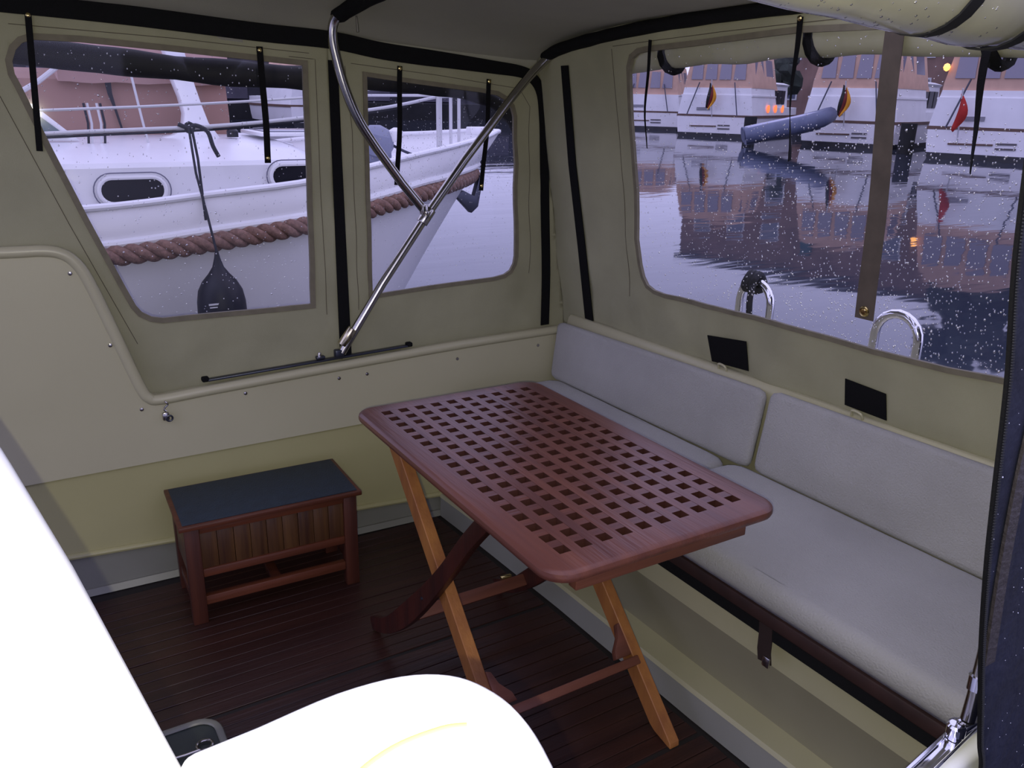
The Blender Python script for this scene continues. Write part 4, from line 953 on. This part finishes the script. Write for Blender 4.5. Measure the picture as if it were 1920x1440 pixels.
Y0 = yacht('farthest left tan-canopied motor yacht, its low canvas reaching down to the deck', (33.0, 37.6), 38, W=4.2, L=10, enclosure=(2.0, 3.9), house=False, tan_low=True)
Y1 = yacht('motor yacht with three lit orange portholes and a flag at its stern', (30.2, 29.2), 25, W=4.2, L=11, ports=True)
Y2 = yacht('motor yacht right of the grey dinghy, wheelhouse windows showing', (29.6, 20.9), 17, W=4.2, L=10)
Y3 = yacht('rightmost motor yacht with a red ensign and a glowing deck lamp', (27.6, 13.8), 14, W=4.3, L=9.5, enclosure=(2.25, 4.4))
for i, (sx, sy_, az, lab) in enumerate(((14.5, 42, 95, 'distant motor yacht glimpsed at the right edge of the middle window'), (5.5, 42, 95, 'distant motor yacht glimpsed above the bow rail in the middle window'), (-1.5, 40, 100, 'distant motor yacht glimpsed between the straps of the slanted window'))):
    yacht(lab, (sx, sy_), az, W=4.2, L=8.5, enclosure=(2.1, 3.6), house=(i == 1), group=None)
# flags
def flag(label, X, u, v, z, red=False):
    t = thing('stern_flag', label, 'flag', tuple(X(u, v, z)))
    MB().tube([X(u, v, z), X(u+.02, v-.55, z+1.75)], .025, 6).build('flagpole', M_WFRAME, t)
    def cloth_(nm, m, w0, w1):
        mb = MB(); rows = []
        for i in range(9):
            q = i/8; z_ = z+1.62-1.15*q; c = -.18*q*0; row = []
            for w_ in (w0, w1): row.append(X(u-.30*q*.4+w_*(.16+.30*math.sin(math.pi*min(1, q*1.05))**1.0)-.08, v-.50+.05*math.sin(q*7+w_*3), z_-w_*.12))
            rows.append(row)
        mb.grid(rows).build(nm, m, t, solid=.01)
    if red: cloth_('flag_cloth', M_FR, .3, .95)
    else:
        cloth_('black_stripe', M_FB, 0, .36); cloth_('red_stripe', mat('flag_dark_red', (.16, .012, .012), .8), .36, .66); cloth_('gold_stripe', M_FG, .66, 1)
    return t
flag('black, red and gold flag drooping at the stern of the porthole yacht', Y1[1], -.10, -.05, .95)
flag('black, red and gold flag drooping behind the dinghy\'s raised bow', Y2[1], -.12, -.05, .85)
flag('red ensign drooping at the stern of the rightmost yacht', Y3[1], -.95, -.05, .55, True)
lp_ = MB().lathe([(.02, -.13), (.08, -.09), (.115, 0), (.08, .09), (.02, .12)], Y3[1](-1.75, .0, 2.98), (0, 0, 1), 14).build('deck_lamp', M_GLOW); tag(lp_, 'glowing orange lamp at the rightmost yacht\'s canopy corner', 'lamp')
# inflatable dinghy between the two middle yachts
def ao(c, az, u, v, z): a = math.radians(az); return out((c[0]+math.sin(a)*u+math.cos(a)*v, c[1]-math.cos(a)*u+math.sin(a)*v, WZ+z))
DC = (26.7, 21.6)
dg = thing('dinghy', 'grey inflatable dinghy tilted between the flagged yachts', 'dinghy', tuple(ao(DC, 60, 0, 0, 0)))
DX = lambda u, v, z: ao(DC, 50, u*.85, v, z*.9+.80+u*.20)
MB().tube([DX(-1.9, -.5, 0), DX(-1, -.6, 0), DX(.6, -.6, 0), DX(1.5, -.45, .05), DX(1.9, 0, .12), DX(1.5, .45, .05), DX(.6, .6, 0), DX(-1, .6, 0), DX(-1.9, .5, 0)], .32, 12).build('tube', M_RUBBER, dg, smooth=60)
MB().prism([(-1.85, -.6), (1.3, -.55), (1.85, 0), (1.3, .55), (-1.85, .6)], lambda a, b, t: DX(a, b, t), .27, .37).build('cover', M_RUBL, dg, bevel=.03)
MB().prism([(-1.8, -.35), (1.2, -.3), (1.6, 0), (1.2, .3), (-1.8, .35)], lambda a, b, t: DX(a, b, t), -.42, -.2).build('keel', M_RUBBER, dg)
# quay, piles, building, trees
q = MB()
def obox(mb, cx, cy, sx, sy2, z0, z1, az=0):
    a = math.radians(az); u = V((math.cos(a), math.sin(a), 0)); v = V((-math.sin(a), math.cos(a), 0))
    vs = [out(V((cx, cy, 0))+u*(x*sx/2)+v*(y_*sy2/2)+V((0, 0, z))) for x in (-1, 1) for y_ in (-1, 1) for z in (z0, z1)]
    mb.add(vs, [(0, 1, 3, 2), (4, 6, 7, 5), (0, 4, 5, 1), (2, 3, 7, 6), (0, 2, 6, 4), (1, 5, 7, 3)]); return mb
qo = obox(MB(), 44, 30, 2, 90, WZ-.5, WZ+.9, -8).build('quay', M_QUAY); tag(qo, 'dark timber quay behind the moored yachts', 'quay')
qo = obox(MB(), 6, 53.6, 70, 2, WZ-.5, WZ+1.1, 0).build('quay', M_QUAY); tag(qo, 'dark quay glimpsed through the middle window', 'quay')
for i, (px_, py_, lab) in enumerate(((28.3, 25.0, 'dark mooring pile at the dinghy\'s stern'), (28.4, 17.3, 'dark mooring pile left of the rightmost yacht'))):
    po_ = MB().tube([out((px_, py_, WZ-1)), out((px_, py_, WZ+1.1))], .28, 12).build('mooring_pile', M_QUAY); tag(po_, lab, 'pile')
bh = thing('boathouse', 'long low dark boathouse behind the left windows\' view', 'building', tuple(out((6, 57, WZ))))
obox(MB(), 6, 58, 74, 4, WZ, 3.1, 0).build('wall', mat('dark_boards', (.035, .036, .050), .85, noise_amt=.5, scale=.8), bh)
obox(MB(), 6, 58, 75, 5, 3.1, 3.5, 0).build('roof', mat('dark_roof', (.05, .045, .05), .8), bh)
for k_ in range(14): obox(MB(), -28+k_*5.1, 55.95, 2.4, .12, .9, 2.5, 0).build('shutter', mat('shutter_grey', (.10, .095, .13), .8, noise_amt=.4, scale=.5), bh)
bl = thing('building', 'brown brick waterfront building behind the moored yachts', 'building', tuple(out((62, 40, WZ))))
def bx(u0, u1, z0, z1, d0, d1, nm, m, par):
    c = V((56, 58, 0)); a = math.radians(-78); u = V((math.cos(a), math.sin(a), 0)); v = V((-u.y, u.x, 0))
    vs = [out(c+u*x+v*y_+V((0, 0, z))) for x in (u0, u1) for y_ in (d0, d1) for z in (z0, z1)]
    return MB().add(vs, [(0, 1, 3, 2), (4, 6, 7, 5), (0, 4, 5, 1), (2, 3, 7, 6), (0, 2, 6, 4), (1, 5, 7, 3)]).build(nm, m, par)
bx(0, 36, WZ, 12.5, 0, 12, 'wall', M_BRICK, bl); bx(-.4, 36.4, 12.5, 13.0, -.4, 12.4, 'roof_edge', mat('roof_dark', (.05, .05, .06)), bl)
for f_ in range(3):
    for c_ in range(9):
        if c_ in (3, 7): continue
        wd_ = bx(1.5+c_*3.6, 3.3+c_*3.6, 1.6+f_*3.2, 3.4+f_*3.2, -.08, .02, 'window', M_WFRAME, bl); bx(1.62+c_*3.6, 3.18+c_*3.6, 1.72+f_*3.2, 3.28+f_*3.2, -.12, -.05, 'pane', M_PANE, wd_)
for u_ in (12.9, 27.2): bx(u_, u_+.9, WZ+.5, 10.5, -.5, -.1, 'teal_column', M_TEAL, bl)
def tree(label, c, h, r, seed, group=None):
    rnd = random.Random(seed); t = thing('tree', label, 'tree', tuple(out((c[0], c[1], WZ))), group)
    MB().tube([out((c[0], c[1], WZ)), out((c[0]+.3, c[1], WZ+h*.6))], [.35, .18], 8).build('trunk', M_QUAY, t)
    mb = MB()
    for k in range(26):
        a = rnd.uniform(0, 6.283); rr = r*math.sqrt(rnd.random())*.75; zc = WZ+h*rnd.uniform(.28, .92); s = r*rnd.uniform(.28, .5)*(1.15-zc/h*.4)
        cc = V((c[0]+rr*math.cos(a), c[1]+rr*math.sin(a), zc)); rows = []
        for i in range(6):
            th = math.pi*(i+.02)/5.04; rows.append([out(cc+V((math.sin(th)*math.cos(p*.7854), math.sin(th)*math.sin(p*.7854), math.cos(th)))*s*(1+.25*rnd.uniform(-1, 1))) for p in range(8)])
        mb.grid(rows, True)
    mb.build('foliage', M_TREE, t, smooth=0)
for i, (x, y_, h, r, lab) in enumerate(((50, 18, 15, 4.6, 'dark tree right of the brick building, above the second yacht'), (50, 7.5, 16, 5.0, 'tall dark tree above the rightmost yacht'), (46, -4, 15, 5, 'dark tree at the far right beyond the navy canvas'), (49, 43, 5.5, 2.4, 'low dark bush behind the left motor yachts'), (16, 68, 4.5, 3.4, 'low dark bush behind the middle window yachts'), (8, 68, 5, 3.5, 'low dark tree behind the bow rail'), (0, 68, 5, 3.5, 'low dark tree right of the white post'), (-9, 68, 5.5, 4, 'low dark tree behind the tan spray hood'), (53, 26, 17, 3.8, 'narrow dark tree just left of the second yacht\'s tree'))):
    tree(lab, (x, y_), h, r, 20+i)
